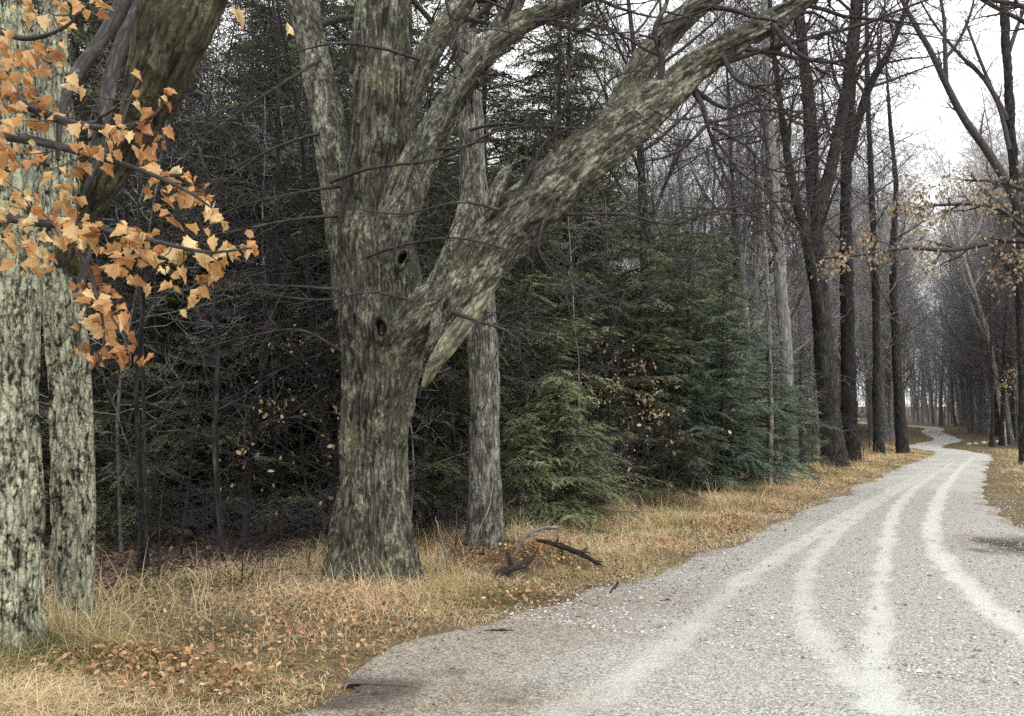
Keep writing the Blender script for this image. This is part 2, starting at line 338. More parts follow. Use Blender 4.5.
dirt = np.maximum(1 - sstep(.35, 1.1, np.linalg.norm((XY - g1) * [.8, 1.5], axis=1) + .5 * fbm(p3 * 2, 3, 51)),
                  1.0 * (1 - sstep(.3, 1.0, np.linalg.norm((XY - g2) * [.9, .55], axis=1) + .5 * fbm(p3 * 2, 3, 55))))
dirt = np.maximum(dirt, .85 * (1 - sstep(.1, 1.6, (XY @ np.array([0, 0])) + pl_dist(XY, np.array([gpix(*q_) for q_ in ((300, 730), (400, 668), (505, 634), (600, 603))])) + .55 * fbm(p3 * 1.7, 4, 59))))
dirt = np.maximum(dirt, .9 * sstep(.84, .99, eu + .22 * fbm(p3 * 1.6, 3, 57)))
r = MB(); g3 = gpix(385, 694)
wet = np.maximum(1 - sstep(.25, .75, np.linalg.norm((XY - g2 - [.25, -.1]) * [.75, .6], axis=1) + .6 * fbm(p3 * 2.3, 4, 91)), .85 * (1 - sstep(.1, .6, np.linalg.norm((XY - g3) * [.7, 1.3], axis=1) + .7 * fbm(p3 * 2.6, 4, 93))))
r.add(np.column_stack([XY, Zr]), F, np.column_stack([latv, dirt, wet]), np.clip(tr, 0, 1))
m, L, N, b = mat('gravel_road')
tc = N('TexCoord'); at = N('Attribute', attribute_name='bark'); ta = N('Attribute', attribute_name='tint')
sp = N('SeparateXYZ'); L(at.outputs['Vector'], sp.inputs[0])
vo = N('TexVoronoi', Scale=75); L(tc.outputs['Object'], vo.inputs['Vector'])
bw = N('RGBToBW'); L(vo.outputs['Color'], bw.inputs[0])
r1 = ramp(N, [(.1, (.17, .168, .16)), (.4, (.35, .345, .33)), (.7, (.46, .45, .43)), (.95, (.66, .65, .62))]); L(bw.outputs[0], r1.inputs[0])
nz = N('TexNoise', Scale=.7, Detail=5, Roughness=.6); L(tc.outputs['Object'], nz.inputs['Vector'])
pk = ramp(N, [(.35, (1, .965, .945)), (.65, (.94, .96, .935))]); L(nz.outputs[0], pk.inputs[0])
k1 = N('MixRGB', blend_type='MULTIPLY'); k1.inputs[0].default_value = 1; L(r1.outputs[0], k1.inputs[1]); L(pk.outputs[0], k1.inputs[2])
n3 = N('TexNoise', Scale=90, Detail=3); L(tc.outputs['Object'], n3.inputs['Vector'])
r3 = ramp(N, [(.3, (.50, .50, .46)), (.7, (.74, .74, .68))]); L(n3.outputs[0], r3.inputs[0])
n4 = N('TexNoise', Scale=7, Detail=6, Roughness=.75); L(tc.outputs['Object'], n4.inputs['Vector'])
r4 = ramp(N, [(.3, (.45, .45, .45)), (.62, (1, 1, 1))]); L(n4.outputs[0], r4.inputs[0])
mu = N('Math', operation='MULTIPLY'); L(ta.outputs['Fac'], mu.inputs[0]); L(r4.outputs[0], mu.inputs[1])
k2 = N('MixRGB'); L(mu.outputs[0], k2.inputs[0]); L(k1.outputs[0], k2.inputs[1]); L(r3.outputs[0], k2.inputs[2])
r5 = ramp(N, [(.3, (.12, .10, .078)), (.7, (.33, .275, .215))]); L(n3.outputs[0], r5.inputs[0])
md = N('Math', operation='MULTIPLY'); L(sp.outputs['Y'], md.inputs[0]); L(r4.outputs[0], md.inputs[1])
kg = N('MixRGB', blend_type='MULTIPLY'); kg.inputs[0].default_value = .85; L(r5.outputs[0], kg.inputs[1]); rg = ramp(N, [(.1, (.45, .45, .45)), (.5, (1, 1, 1)), (.95, (2.2, 2.15, 2.1))]); L(bw.outputs[0], rg.inputs[0]); L(rg.outputs[0], kg.inputs[2])
k3 = N('MixRGB'); L(md.outputs[0], k3.inputs[0]); L(k2.outputs[0], k3.inputs[1]); L(kg.outputs[0], k3.inputs[2])
k4 = N('MixRGB'); L(sp.outputs['Z'], k4.inputs[0]); L(k3.outputs[0], k4.inputs[1]); r6 = ramp(N, [(.3, (.03, .028, .024)), (.75, (.12, .11, .095))]); L(n3.outputs[0], r6.inputs[0]); L(r6.outputs[0], k4.inputs[2]); L(k4.outputs[0], b.inputs['Base Color'])
bp = N('Bump'); bp.inputs['Strength'].default_value = .7; bp.inputs['Distance'].default_value = .015
L(vo.outputs['Distance'], bp.inputs['Height']); bp.invert = True; L(bp.outputs[0], b.inputs['Normal'])
M['road'] = m
tag(r.build('road', M['road']), kind='structure')
def road_z(xy):
    lat, st, hw = road_sd(xy); p = np.column_stack([xy, 0 * xy[:, 0]])
    return rise(xy[:, 1]) + .022 * (1 - np.clip(np.abs(lat) / (hw + .1), 0, 1) ** 2) + .012 * fbm(p * 1.3, 3, 45) + .012

# loose stones on the road: nobody could count them
rng = np.random.default_rng(7)
n = 20000
dd = 3.6 + 17 * rng.random(n) ** 1.6; lt = (rng.random(n) * 2 - 1) * 2.45
sx = np.interp(s_cam - 1 + dd, RS, RC[:, 0]); sy = np.interp(s_cam - 1 + dd, RS, RC[:, 1])
tx = norm(np.stack([np.interp(s_cam - .5 + dd, RS, RC[:, 0]) - sx, np.interp(s_cam - .5 + dd, RS, RC[:, 1]) - sy], 1))
xy = np.stack([sx + tx[:, 1] * lt, sy - tx[:, 0] * lt], 1)
td = np.min([pl_dist(xy, t) for t in tracks], axis=0)
xy = xy[(td > .16) | (rng.random(n) < .15)]; n = len(xy); z = road_z(xy)
oct_ = np.array([[1, 0, 0], [-1, 0, 0], [0, 1, 0], [0, -1, 0], [0, 0, 1], [0, 0, -.6]], float)
of = np.array([[0, 2, 4], [2, 1, 4], [1, 3, 4], [3, 0, 4], [2, 0, 5], [1, 2, 5], [3, 1, 5], [0, 3, 5]])
sz = .0045 + .011 * rng.random(n) ** 2.2 + .012 * (rng.random(n) < .012)
a = rng.random(n) * 6.28; ca, sa = np.cos(a), np.sin(a); j = .65 + .7 * rng.random((n, 6, 3))
v = oct_[None] * j * sz[:, None, None] * np.array([1.2, .9, .7]); v = np.stack([v[..., 0] * ca[:, None] - v[..., 1] * sa[:, None], v[..., 0] * sa[:, None] + v[..., 1] * ca[:, None], v[..., 2]], -1)
v += np.column_stack([xy, z + sz * .25])[:, None]
g = MB(); g.add(v.reshape(-1, 3), (of[None] + (np.arange(n) * 6)[:, None, None]).reshape(-1, 3), None, np.repeat(rng.random(n), 6))
tag(g.build('gravel', M['gravel'], smooth=False), 'loose pale gravel scattered over the road', 'gravel', kind='stuff')

# ------------------------------------------------------------------ branching
def rot_about(d, ang, az):
    ref = np.array([0, 0, 1.]) if abs(d[2]) < .8 else np.array([1., 0, 0])
    a = np.cross(d, ref); a /= np.linalg.norm(a); b = np.cross(d, a)
    return d * math.cos(ang) + (a * math.cos(az) + b * math.sin(az)) * math.sin(ang)
def path(rng, p0, d, Ln, n, wob, trop):
    D = d + np.cumsum(rng.normal(0, wob, (n, 3)), 0) + np.linspace(0, 1, n)[:, None] * np.array([0, 0, trop])
    return np.vstack([p0, p0 + np.cumsum(norm(D) * (Ln / n), 0)])
def branch(mb, rng, Pt, R, lv, spec, rmin=.003):
    """grow spec[lv] children from a path; a spec row: count, angle lo/hi (deg), length lo/hi, start, wobble, trop, segments, sides, radius ratio"""
    if lv >= len(spec): return
    c, a0, a1, l0, l1, s0, wob, trop, seg, sides, rr = spec[lv]
    n = len(Pt) - 1; az0 = rng.random() * 6.28
    c = int(c) + (rng.random() < c % 1)
    for k in range(c):
        t = s0 + (1 - s0) * (k + rng.random()) / c; x = min(t * n, n - 1e-3); i = int(x); f = x - i
        p = Pt[i] * (1 - f) + Pt[i + 1] * f; d = Pt[i + 1] - Pt[i]; d = d / (np.linalg.norm(d) + 1e-9); r = R[i] * (1 - f) + R[i + 1] * f
        az0 += 2.4 + rng.normal(0, .5)
        cdv = rot_about(d, rad(rng.uniform(a0, a1)), az0)
        Ln = rng.uniform(l0, l1) * (1.1 - .65 * t)
        r0 = max(rmin * 1.4, min(r * .8, r * rr + .0)); Q = path(rng, p, cdv, Ln, seg, wob, trop)
        RR = np.maximum(np.linspace(r0, r0 * .3, seg + 1), rmin); RR[-1] = rmin * .5
        mb.tube(Q, RR, sides); branch(mb, rng, Q, RR, lv + 1, spec, rmin)

def thick_tube(mb, ctrl, sides=40, step=.035, amp=.012, seed=0, flare=False, knob=2.6):
    """ctrl rows px,py,depth,radius_px -> displaced bark tube; returns path and radii"""
    pts = np.array([np.append(P(a, b_, d), r * d / FPX) for a, b_, d, r in ctrl]); Q = catmull(pts, 14)
    L = np.concatenate([[0], np.cumsum(np.linalg.norm(np.diff(Q[:, :3], axis=0), axis=1))]); n = max(8, int(L[-1] / step))
    s = np.linspace(0, L[-1], n); Q = np.stack([np.interp(s, L, Q[:, k]) for k in range(4)], 1)
    C, R = Q[:, :3], np.maximum(Q[:, 3], .002); T = norm(np.gradient(C, axis=0)); D = norm(C[-1] - C[0])
    ref = np.array([0, -1., 0]) if abs(D[1]) < .8 else np.array([1., 0, 0])
    nn_ = norm(ref - (T @ ref)[:, None] * T); bb = np.cross(T, nn_)
    a = np.arange(sides) / sides * 2 * math.pi; ca, sa = np.cos(a), np.sin(a)
    B = np.stack([R[:, None] * ca, R[:, None] * sa, np.repeat(s[:, None], sides, 1)], -1) + seed * 3.1
    A = min(amp, .2 * R.mean())
    q = B * np.array([15, 15, 2.4]); rid = 1 - np.clip(1.15 - np.abs(fbm(q, 3, seed)) * 5, 0, 1.1) * 1.5
    dsp = A * 1.1 * (rid - .4) + A * knob * fbm(B * np.array([3.4, 3.4, 1.2]), 4, seed + 7)
    if flare: 
        fl = np.exp(-s / .28)[:, None]; dsp = dsp + R[:, None] * fl * (.10 + .30 * np.cos(a * 5 + seed)[None] + .12 * np.cos(a * 8 + 2 * seed)[None])
    Rd = np.maximum(R[:, None] + dsp * np.clip(R[:, None] / (.3 * R.max() + 1e-6), 0, 1), R[:, None] * .4)
    V = C[:, None] + (nn_[:, None] * ca[None, :, None] + bb[:, None] * sa[None, :, None]) * Rd[..., None]
    i = np.arange(n - 1)[:, None]; j = np.arange(sides)[None]; j2 = (j + 1) % sides
    mb.add(V.reshape(-1, 3), np.stack([i * sides + j, i * sides + j2, (i + 1) * sides + j2, (i + 1) * sides + j], -1).reshape(-1, 4), B.reshape(-1, 3))
    for e_, idx in ((C[0], 0), (C[-1], n - 1)):
        mb.add(np.vstack([V[idx], e_[None]]), np.array([[k, (k + 1) % sides, sides] for k in range(sides)]), np.vstack([B[idx], B[idx, :1]]))
    k = np.linspace(0, n - 1, max(6, n // 8)).astype(int)
    return C[k], R[k]
def pxbranch(mb, pts, sides=6):
    """thin branch through px,py,depth,radius_px rows"""
    q = np.array([np.append(P(a, b_, d), r * d / FPX) for a, b_, d, r in pts]); Q = catmull(q, 5)
    R = np.maximum(Q[:, 3], .0015); mb.tube(Q[:, :3], R, sides); return Q[:, :3], R
TW1 = [(6, 25, 75, .35, 1.0, .15, .22, .15, 5, 4, .5), (4, 25, 70, .2, .55, .15, .25, .1, 4, 3, .6), (2.5, 25, 65, .1, .28, .2, .25, .1, 3, 3, .7)]
TW2 = [(9, 25, 70, .6, 1.7, .1, .18, .1, 6, 4, .5), (5, 25, 70, .3, .8, .15, .22, 0, 5, 3, .6), (3, 25, 65, .15, .4, .2, .25, 0, 3, 3, .7)]

# ------------------------------------------------------------------ left foreground maples
rng = np.random.default_rng(11)
base = np.append(gpix(18, 668), 0); base[2] = gz1(*base[:2])
t = thing('maple_tree', 'thick trunk crusted with pale lichen at the left edge, its bough holding orange leaves', 'tree', base)
mb = MB(); D1 = base[1]
thick_tube(mb, [(a - 3 + 1.5 * math.sin(b_ / 70 + 1), b_, d, r_ * .98 * (1 + .06 * math.sin(b_ / 37))) for a, b_, d, r_ in [(10, 690, D1, 54), (12, 668, D1, 45), (13, 640, D1, 34), (12, 590, D1, 29), (12, 520, D1, 27), (13, 440, D1, 26), (14, 350, D1, 25), (15, 270, D1, 25), (18, 180, D1, 25), (12, 80, D1, 23), (8, -20, D1, 21), (4, -160, D1, 18), (-10, -320, D1, 10), (-20, -420, D1, 3)]], 110, .022, .016, 3, True)
mb.build('trunk', M['lichen_bark'], t, base)
mb = MB(); lv = MB()
BR = [[(-30, 60, 5.2, 8), (10, 95, 4.9, 6), (60, 120, 4.7, 4.5), (110, 128, 4.6, 3), (150, 118, 4.5, 2), (165, 100, 4.5, 1)],
      [(-40, 130, 5.2, 7), (30, 140, 4.8, 5), (90, 155, 4.6, 3.6), (140, 170, 4.5, 2.6), (185, 190, 4.4, 1.8), (212, 208, 4.4, 1)],
      [(-30, 210, 5.0, 6), (30, 222, 4.7, 4.5), (90, 228, 4.5, 3.3), (150, 240, 4.4, 2.4), (205, 252, 4.35, 1.7), (252, 248, 4.3, .8)],
      [(60, 226, 4.6, 3), (85, 262, 4.5, 2.2), (98, 300, 4.45, 1.6), (104, 335, 4.4, 1.2), (99, 365, 4.4, .8)],
      [(98, 300, 4.45, 1.6), (115, 322, 4.4, 1.2), (128, 345, 4.4, .8)],
      [(-20, 20, 4.9, 5), (20, 38, 4.7, 3), (60, 30, 4.6, 2), (90, 4, 4.5, 1.2)],
      [(120, 130, 4.6, 1.6), (130, 100, 4.6, 1.2), (143, 72, 4.6, .7)],
      [(150, -70, 5.5, 9), (122, 5, 5.4, 8.5), (98, 45, 5.3, 7), (78, 72, 5.2, 7), (62, 110, 5.0, 4), (58, 160, 4.9, 2)]]
bp_ = [pxbranch(mb, x, 7) for x in BR]
allp = np.vstack([x[0] for x in bp_])
CL = [(20, 60, 16), (12, 90, 16), (40, 105, 10), (48, 46, 6), (76, 86, 3), (30, 5, 7), (60, 3, 8), (88, 3, 5), (8, 120, 8), (45, 172, 2), (8, 155, 10), (35, 152, 5),
      (88, 138, 9), (80, 160, 4), (118, 128, 8), (115, 150, 6), (150, 130, 8), (140, 152, 4), (162, 100, 4), (143, 74, 1), (141, 97, 3), (158, 178, 9), (182, 186, 10),
      (196, 184, 6), (174, 200, 6), (210, 206, 8), (60, 210, 5), (18, 240, 12), (48, 236, 12), (76, 234, 10), (96, 230, 8), (125, 234, 9), (130, 260, 11), (112, 250, 5),
      (154, 238, 7), (160, 260, 5), (186, 250, 7), (215, 254, 9), (205, 276, 5), (226, 270, 4), (250, 248, 4), (180, 285, 3), (183, 300, 3), (95, 288, 9), (99, 308, 9), (106, 325, 7),
      (127, 345, 12), (120, 315, 4), (98, 355, 6), (142, 292, 2), (40, 262, 6), (70, 190, 5), (4, 180, 6), (8, 205, 7), (28, 200, 3), (-25, 80, 14), (-25, 150, 14), (-30, 230, 14)]
C, Dr, Nr, Ls, Ts = [], [], [], [], []
for (cx, cy, n) in CL:
    dep = 4.35 + .35 * rng.random(); c0 = P(cx, cy, dep)
    q = allp[np.argmin(((allp - c0) ** 2).sum(1) + np.where(allp[:, 2] < c0[2], .02, 0))]
    mid = (q + c0) / 2 + rng.normal(0, .02, 3); mb.tube(np.array([q, mid, c0]), np.array([.004, .003, .0015]), 4)
    tc_ = np.clip(rng.normal(.5, .2), 0, 1)
    for k in range(int(n * 1.3)):
        st_ = c0 + rng.normal(0, 1, 3) * np.array([.042, .05, .045]) * (.5 + n / 14)
        dv = norm(np.array([rng.normal(0, .55), rng.normal(0, .4), -1 + rng.normal(0, .45)]))
        C.append(st_); Dr.append(dv); nv = np.array([rng.normal(0, .55), -1 + rng.normal(0, .3), rng.normal(.15, .5)]); Nr.append(nv)
        Ls.append(rng.uniform(.038, .09)); Ts.append(np.clip(tc_ + rng.normal(0, .27), 0, 1))
for (cx, cy) in ((237, 10), (287, 22)):
    C.append(P(cx, cy, 4.6)); Dr.append(norm(np.array([.3, 0, -1]))); Nr.append(np.array([.1, -1, .2])); Ls.append(.1); Ts.append(.95)
    mb.tube(np.array([P(cx - 5, -90, 4.7), P(cx + 4, -30, 4.65), P(cx, cy, 4.6)]), np.array([.004, .003, .0015]), 4)
Ls = np.array(Ls)
for a_, sh_ in ((0, LOBED), (1, CURLED), (2, CURLED)):
    q = slice(a_, None, 3); lv.leaves(np.array(C)[q], np.array(Dr)[q], norm(np.array(Nr)[q]) * (-1 if a_ == 2 else 1), Ls[q], (Ls * rng.uniform(.6, 1.05, len(Ls)))[q], np.array(Ts)[q], sh_, .13)
br = mb.build('branch', M['twig'], t, base)
lv.build('leaves', M['orange_leaf'], br, (0, 0, 0)).location = tuple(-base)

base = np.append(gpix(73, 638), 0); base[2] = gz1(*base[:2]); D2 = base[1]
t = thing('maple_tree', 'lichen covered trunk beside the leftmost one, its dark upper limb leaning right', 'tree', base)
mb = MB()
thick_tube(mb, [(a + 3 + 1.8 * math.sin(b_ / 60), b_, d, r_ * .97 * (1 + .06 * math.sin(b_ / 41 + 2))) for a, b_, d, r_ in [(75, 662, D2, 34), (74, 643, D2, 27), (73, 615, D2, 22), (71, 560, D2, 20), (69, 470, D2, 19.5), (67, 380, D2, 19.5), (63, 300, D2, 20), (58, 220, D2, 20), (52, 120, D2, 18), (48, 20, D2, 16), (44, -120, D2, 12), (40, -300, D2, 3)]], 100, .022, .014, 19, True)
mb.build('trunk', M['lichen_bark'], t, base)
mb = MB()
thick_tube(mb, [(60, 300, D2 + .02, 9), (74, 245, D2 - .15, 11), (104, 185, D2 - .4, 13), (136, 128, D2 - .6, 18), (158, 72, D2 - .8, 29), (182, 5, D2 - .9, 37), (220, -80, D2 - 1., 34), (260, -220, D2 - 1., 24), (290, -360, D2 - 1., 6)], 56, .022, .014, 21)
mb.build('limb', M['dark_limb'], t, base)
mb = MB()
for ctl_ in ([(70, 300, D2, 12), (95, 180, D2 + .1, 9), (110, 80, D2 + .2, 8), (150, -40, D2 + .2, 6), (170, -150, D2 + .3, 3)],
             [(185, 0, D2 - .9, 6), (240, -20, D2 - 1., 3), (300, -60, D2 - 1., 2), (350, -100, D2 - 1., 1)]):
    Q, R = pxbranch(mb, ctl_, 8); branch(mb, rng, Q, R, 0, TW1)
mb.build('crown', M['twig'], t, base)

# ------------------------------------------------------------------ the big split maple
rng = np.random.default_rng(23)
base = np.append(gpix(370, 590), 0); D3 = base[1]; base[2] = gz1(*base[:2]); k3d = D3 - 8.5
def dp(rows): return [(a, b_, d + k3d, r_ * .92) for a, b_, d, r_ in rows]
t = thing('maple_tree', 'huge old maple with a torn limb leaning out over the verge', 'tree', base)
mb = MB()
Q0, R0 = thick_tube(mb, dp([(372, 618, 8.5, 68), (371, 590, 8.5, 54), (371, 556, 8.5, 44), (373, 500, 8.5, 38), (373, 440, 8.5, 35.5), (379, 380, 8.5, 39), (381, 330, 8.5, 45), (379, 280, 8.5, 43), (374, 230, 8.5, 40), (378, 170, 8.45, 36), (381, 100, 8.4, 34), (383, 40, 8.4, 33), (384, -40, 8.4, 31), (386, -150, 8.4, 26), (392, -300, 8.3, 16), (400, -480, 8.2, 4)]), 150, .018, .022, 31, True, 4.4)
mb.build('trunk', M['maple_bark'], t, base)
tw = MB()
def limb(rows, sides=40, amp=.012, seed=1, name='limb', m_='limb_bark'):
    mb = MB(); q = thick_tube(mb, dp(rows), sides, .022, amp, seed, False, 4.); mb.build(name, M[m_], t, base); return q
q1 = limb([(354, 310, 8.6, 22), (346, 240, 8.62, 20), (336, 180, 8.68, 19), (325, 110, 8.75, 18), (312, 50, 8.8, 17), (300, -10, 8.85, 16), (285, -90, 8.9, 14), (265, -220, 9, 8), (255, -330, 9, 3)], 44, .014, 41)
q2 = limb([(384, 270, 8.4, 26), (394, 220, 8.3, 23), (414, 168, 8.2, 20), (440, 120, 8.1, 17), (474, 66, 8, 14), (505, 34, 7.95, 12), (545, 12, 7.9, 10), (590, -6, 7.85, 8), (660, -50, 7.8, 4)], 44, .012, 43)
q2b = limb([(470, 80, 8.02, 12), (492, 40, 8.1, 11), (512, 5, 8.15, 10), (530, -40, 8.2, 8), (560, -130, 8.3, 3)], 32, .008, 44)
q3 = limb([(392, 150, 8.45, 18), (408, 95, 8.4, 17), (430, 52, 8.35, 16), (455, 15, 8.3, 14), (480, -30, 8.3, 12), (520, -120, 8.2, 5)], 40, .012, 45)
q4 = limb([(a, b_, d, r_ * .9) for a, b_, d, r_ in [(425, 383, 8.1, 1.5), (430, 366, 8.05, 7), (439, 343, 8.0, 16), (452, 312, 8.0, 25), (472, 275, 7.95, 31), (500, 240, 7.9, 34), (535, 205, 7.8, 34), (570, 172, 7.75, 32), (605, 142, 7.7, 30), (640, 112, 7.6, 27), (672, 88, 7.55, 22), (697, 66, 7.5, 16), (742, 38, 7.4, 13), (792, 8, 7.3, 11), (850, -30, 7.2, 8), (930, -80, 7.1, 3)]], 100, .02, 47, 'torn_limb')
tag(bpy.data.objects['torn_limb'], 'massive torn limb slanting up to the right')
limb([(378, 430, 8.5, 14), (386, 385, 8.46, 24), (400, 348, 8.36, 28), (424, 318, 8.2, 28), (447, 297, 8.08, 26), (470, 272, 8.0, 24), (492, 248, 8, 16)], 40, .018, 51)
limb([(512, 226, 7.8, 4), (530, 198, 7.68, 9), (556, 166, 7.62, 11), (590, 134, 7.6, 10), (622, 104, 7.62, 7), (640, 84, 7.66, 2)], 36, .012, 63)
limb([(575, 190, 7.7, 4), (605, 164, 7.55, 9), (640, 134, 7.5, 10), (668, 108, 7.45, 8), (694, 82, 7.42, 6), (715, 66, 7.4, 2)], 36, .012, 65)
limb([(431, 380, 7.98, .6), (439, 363, 7.9, 2.4), (452, 345, 7.85, 4), (466, 328, 7.82, 4)], 16, .012, 67, 'torn_wood', 'torn_wood')
limb([(417, 372, 8.02, .6), (424, 356, 7.98, 3), (434, 338, 7.92, 6), (446, 318, 7.9, 7)], 20, .014, 69, 'splinter')
limb([(423, 386, 8.0, 1.5), (434, 366, 7.9, 6), (450, 342, 7.86, 10), (469, 316, 7.85, 10), (486, 294, 7.86, 7), (502, 272, 7.88, 4), (520, 250, 7.92, 1)], 40, .02, 59, 'torn_wood', 'torn_wood')
limb([(418, 330, 8.15, 12), (438, 288, 8.0, 14), (457, 246, 8.0, 13), (468, 208, 8.1, 11), (471, 178, 8.25, 8), (476, 150, 8.3, 2)], 32, .01, 53)
limb([(488, 218, 7.75, 6), (496, 193, 7.65, 8), (505, 173, 7.6, 6.5), (510, 165, 7.6, 2.5)], 24, .006, 55, 'stub')
q5 = limb([(600, 152, 7.72, 16), (625, 105, 7.7, 18), (645, 62, 7.7, 16), (676, 24, 7.65, 14), (715, -6, 7.6, 12), (780, -50, 7.5, 8), (850, -110, 7.5, 3)], 36, .012, 57)
for Q, R in (q1, q2, q2b, q3, q5):
    h = len(Q) // 3; branch(tw, rng, Q[h:], R[h:] * .6, 0, TW2)
branch(tw, rng, q4[0][-14:], q4[1][-14:] * .6, 0, TW2)
branch(tw, rng, Q0[len(Q0) // 5:len(Q0) * 2 // 3], R0[len(Q0) // 5:len(Q0) * 2 // 3], 0, [(34, 70, 95, .45, 1.1, .0, .2, .05, 6, 3, .015), (4, 25, 70, .12, .35, .3, .25, 0, 4, 3, .6), (2, 25, 60, .06, .2, .3, .2, 0, 3, 3, .7)], .002)
for Q, R in (q1, q2, q4): branch(tw, rng, Q, R, 0, [(20, 60, 95, .35, .9, .1, .2, .05, 6, 3, .03), (4, 25, 70, .12, .35, .3, .25, 0, 4, 3, .6), (2, 25, 60, .06, .2, .3, .2, 0, 3, 3, .7)], .002)
for rows in ([(330, 182, 8.3, 2.2), (372, 168, 7.9, 2), (440, 158, 7.7, 1.6), (500, 130, 7.6, 1.2), (560, 126, 7.6, .7)], [(352, 262, 8.2, 2), (400, 246, 7.9, 1.8), (455, 238, 7.7, 1.4), (510, 250, 7.6, .8)],
             [(420, 60, 8.1, 2), (380, 48, 7.9, 1.8), (330, 44, 7.8, 1.3), (270, 60, 7.8, .8)], [(410, 300, 8.0, 2), (370, 292, 7.9, 1.7), (320, 300, 7.9, 1.2), (250, 292, 7.9, .8)], [(500, 210, 7.6, 2), (460, 202, 7.6, 1.7), (400, 214, 7.7, 1.2), (340, 206, 7.8, .7)]):
    Q, R = pxbranch(tw, dp(rows), 5); branch(tw, rng, Q[3:], R[3:], 0, [(10, 20, 70, .2, .7, .1, .2, .05, 5, 3, .6), (3.5, 20, 65, .12, .35, .15, .25, 0, 3, 3, .7)], .002)
# long drooping dark boughs off the torn limb
for rows in ([(690, 74, 7.5, 8), (745, 56, 7.4, 5), (800, 40, 7.3, 4.2), (860, 25, 7.2, 3.4), (905, 8, 7.1, 2.5), (980, -20, 7, 1)],
             [(690, 84, 7.5, 7), (704, 108, 7.45, 4), (712, 122, 7.4, 3), (760, 110, 7.3, 2.4), (800, 118, 7.2, 1.8), (850, 135, 7.1, 1)],
             [(711, 120, 7.4, 3.2), (690, 142, 7.4, 3), (668, 156, 7.4, 2.5), (640, 162, 7.4, 1.5)],
             [(700, 100, 7.45, 4), (712, 140, 7.5, 3.2), (722, 168, 7.5, 2.6), (732, 195, 7.5, 2), (728, 215, 7.5, 1.3)],
             [(694, 90, 7.5, 6), (725, 108, 7.5, 3.3), (750, 100, 7.4, 2.6), (775, 82, 7.35, 2.2), (800, 78, 7.3, 1.6), (840, 86, 7.3, .9)],
             [(712, 128, 7.45, 3), (745, 145, 7.4, 2.6), (768, 168, 7.35, 2), (800, 172, 7.3, 1.5), (850, 165, 7.3, .9)],
             [(715, 140, 7.45, 2.6), (740, 172, 7.4, 2.2), (770, 196, 7.4, 1.8), (792, 235, 7.4, 1.2), (800, 260, 7.4, .7)],
             [(540, 208, 7.8, 6), (572, 214, 7.7, 3.6), (620, 214, 7.6, 2.8), (670, 224, 7.5, 2.4), (705, 214, 7.4, 2), (760, 203, 7.3, 1.6), (840, 200, 7.2, .9)],
             [(700, 215, 7.4, 1.8), (735, 214, 7.35, 1.5), (770, 220, 7.3, 1.2), (822, 240, 7.3, .7)],
             [(705, 214, 7.4, 2.2), (703, 240, 7.45, 1.8), (690, 262, 7.5, 1.6), (670, 275, 7.5, 1.3), (600, 296, 7.5, 1), (520, 316, 7.5, .7)],
             [(452, 312, 7.8, 4), (480, 322, 7.6, 2.6), (505, 330, 7.5, 2.2), (520, 342, 7.5, 1)],
             [(560, 185, 7.6, 4), (540, 235, 7.5, 2), (545, 262, 7.5, 1.6), (580, 285, 7.5, 1.3), (640, 310, 7.4, .8)],
             [(655, 100, 7.5, 8), (662, 62, 7.45, 6), (655, 30, 7.4, 5), (668, -5, 7.4, 3.5), (660, -60, 7.4, 1.5)],
             [(560, 172, 7.6, 7), (556, 130, 7.6, 5), (570, 92, 7.5, 4), (562, 50, 7.5, 3), (580, 10, 7.5, 2), (576, -40, 7.5, 1)],
             [(505, 232, 7.7, 6), (530, 170, 7.6, 4.4), (548, 140, 7.6, 3.4), (585, 118, 7.5, 2.6), (610, 80, 7.5, 1.6), (640, 70, 7.5, .8)],
             [(720, 52, 7.4, 6), (738, 80, 7.3, 4), (770, 92, 7.2, 3.2), (795, 122, 7.2, 2.4), (832, 130, 7.2, 1.5), (860, 160, 7.2, .8)],
             [(770, 22, 7.3, 6), (800, 55, 7.2, 4), (835, 62, 7.1, 3), (868, 50, 7.1, 2), (900, 62, 7.1, 1)],
             [(545, 12, 7.9, 6), (575, 30, 7.8, 4), (602, 26, 7.8, 3), (640, 44, 7.8, 2), (668, 40, 7.8, 1)],
             [(446, 0, 8.0, 3), (456, 38, 8, 4), (464, 66, 8, 4.5), (472, 78, 8, 6)],
             [(600, 150, 7.6, 3), (590, 100, 7.6, 2.4), (560, 60, 7.6, 2), (500, 30, 7.5, 1.4), (420, 40, 7.5, .8)],
             [(470, 130, 8.0, 3.5), (500, 124, 7.8, 2.6), (560, 128, 7.7, 2), (640, 136, 7.6, 1.3), (700, 150, 7.6, .7)],
             [(430, 150, 8.1, 4), (470, 145, 8, 2.6), (500, 128, 7.9, 2), (540, 126, 7.9, 1.4), (600, 140, 7.9, .7)],
             [(345, 215, 8.3, 4), (290, 220, 8.1, 2.2), (230, 232, 8, 1.6), (175, 240, 7.9, .9)],
             [(348, 185, 8.4, 4), (300, 192, 8.1, 2.2), (245, 205, 8, 1.6), (200, 224, 7.9, .9)],
             [(345, 290, 8.3, 4), (290, 286, 8.1, 2), (235, 286, 8, 1.5), (198, 300, 7.9, .9)],
             [(320, 60, 8.6, 4), (280, 85, 8.3, 2.6), (235, 115, 8.1, 2), (195, 145, 8, 1.4), (183, 165, 8, .8)],
             [(330, 130, 8.6, 4), (270, 150, 8.3, 2.2), (210, 190, 8.1, 1.5), (150, 210, 8, .8)],
             [(340, 350, 8.3, 4), (300, 330, 8.1, 2.2), (250, 336, 8, 1.5), (190, 352, 7.9, .8)]):
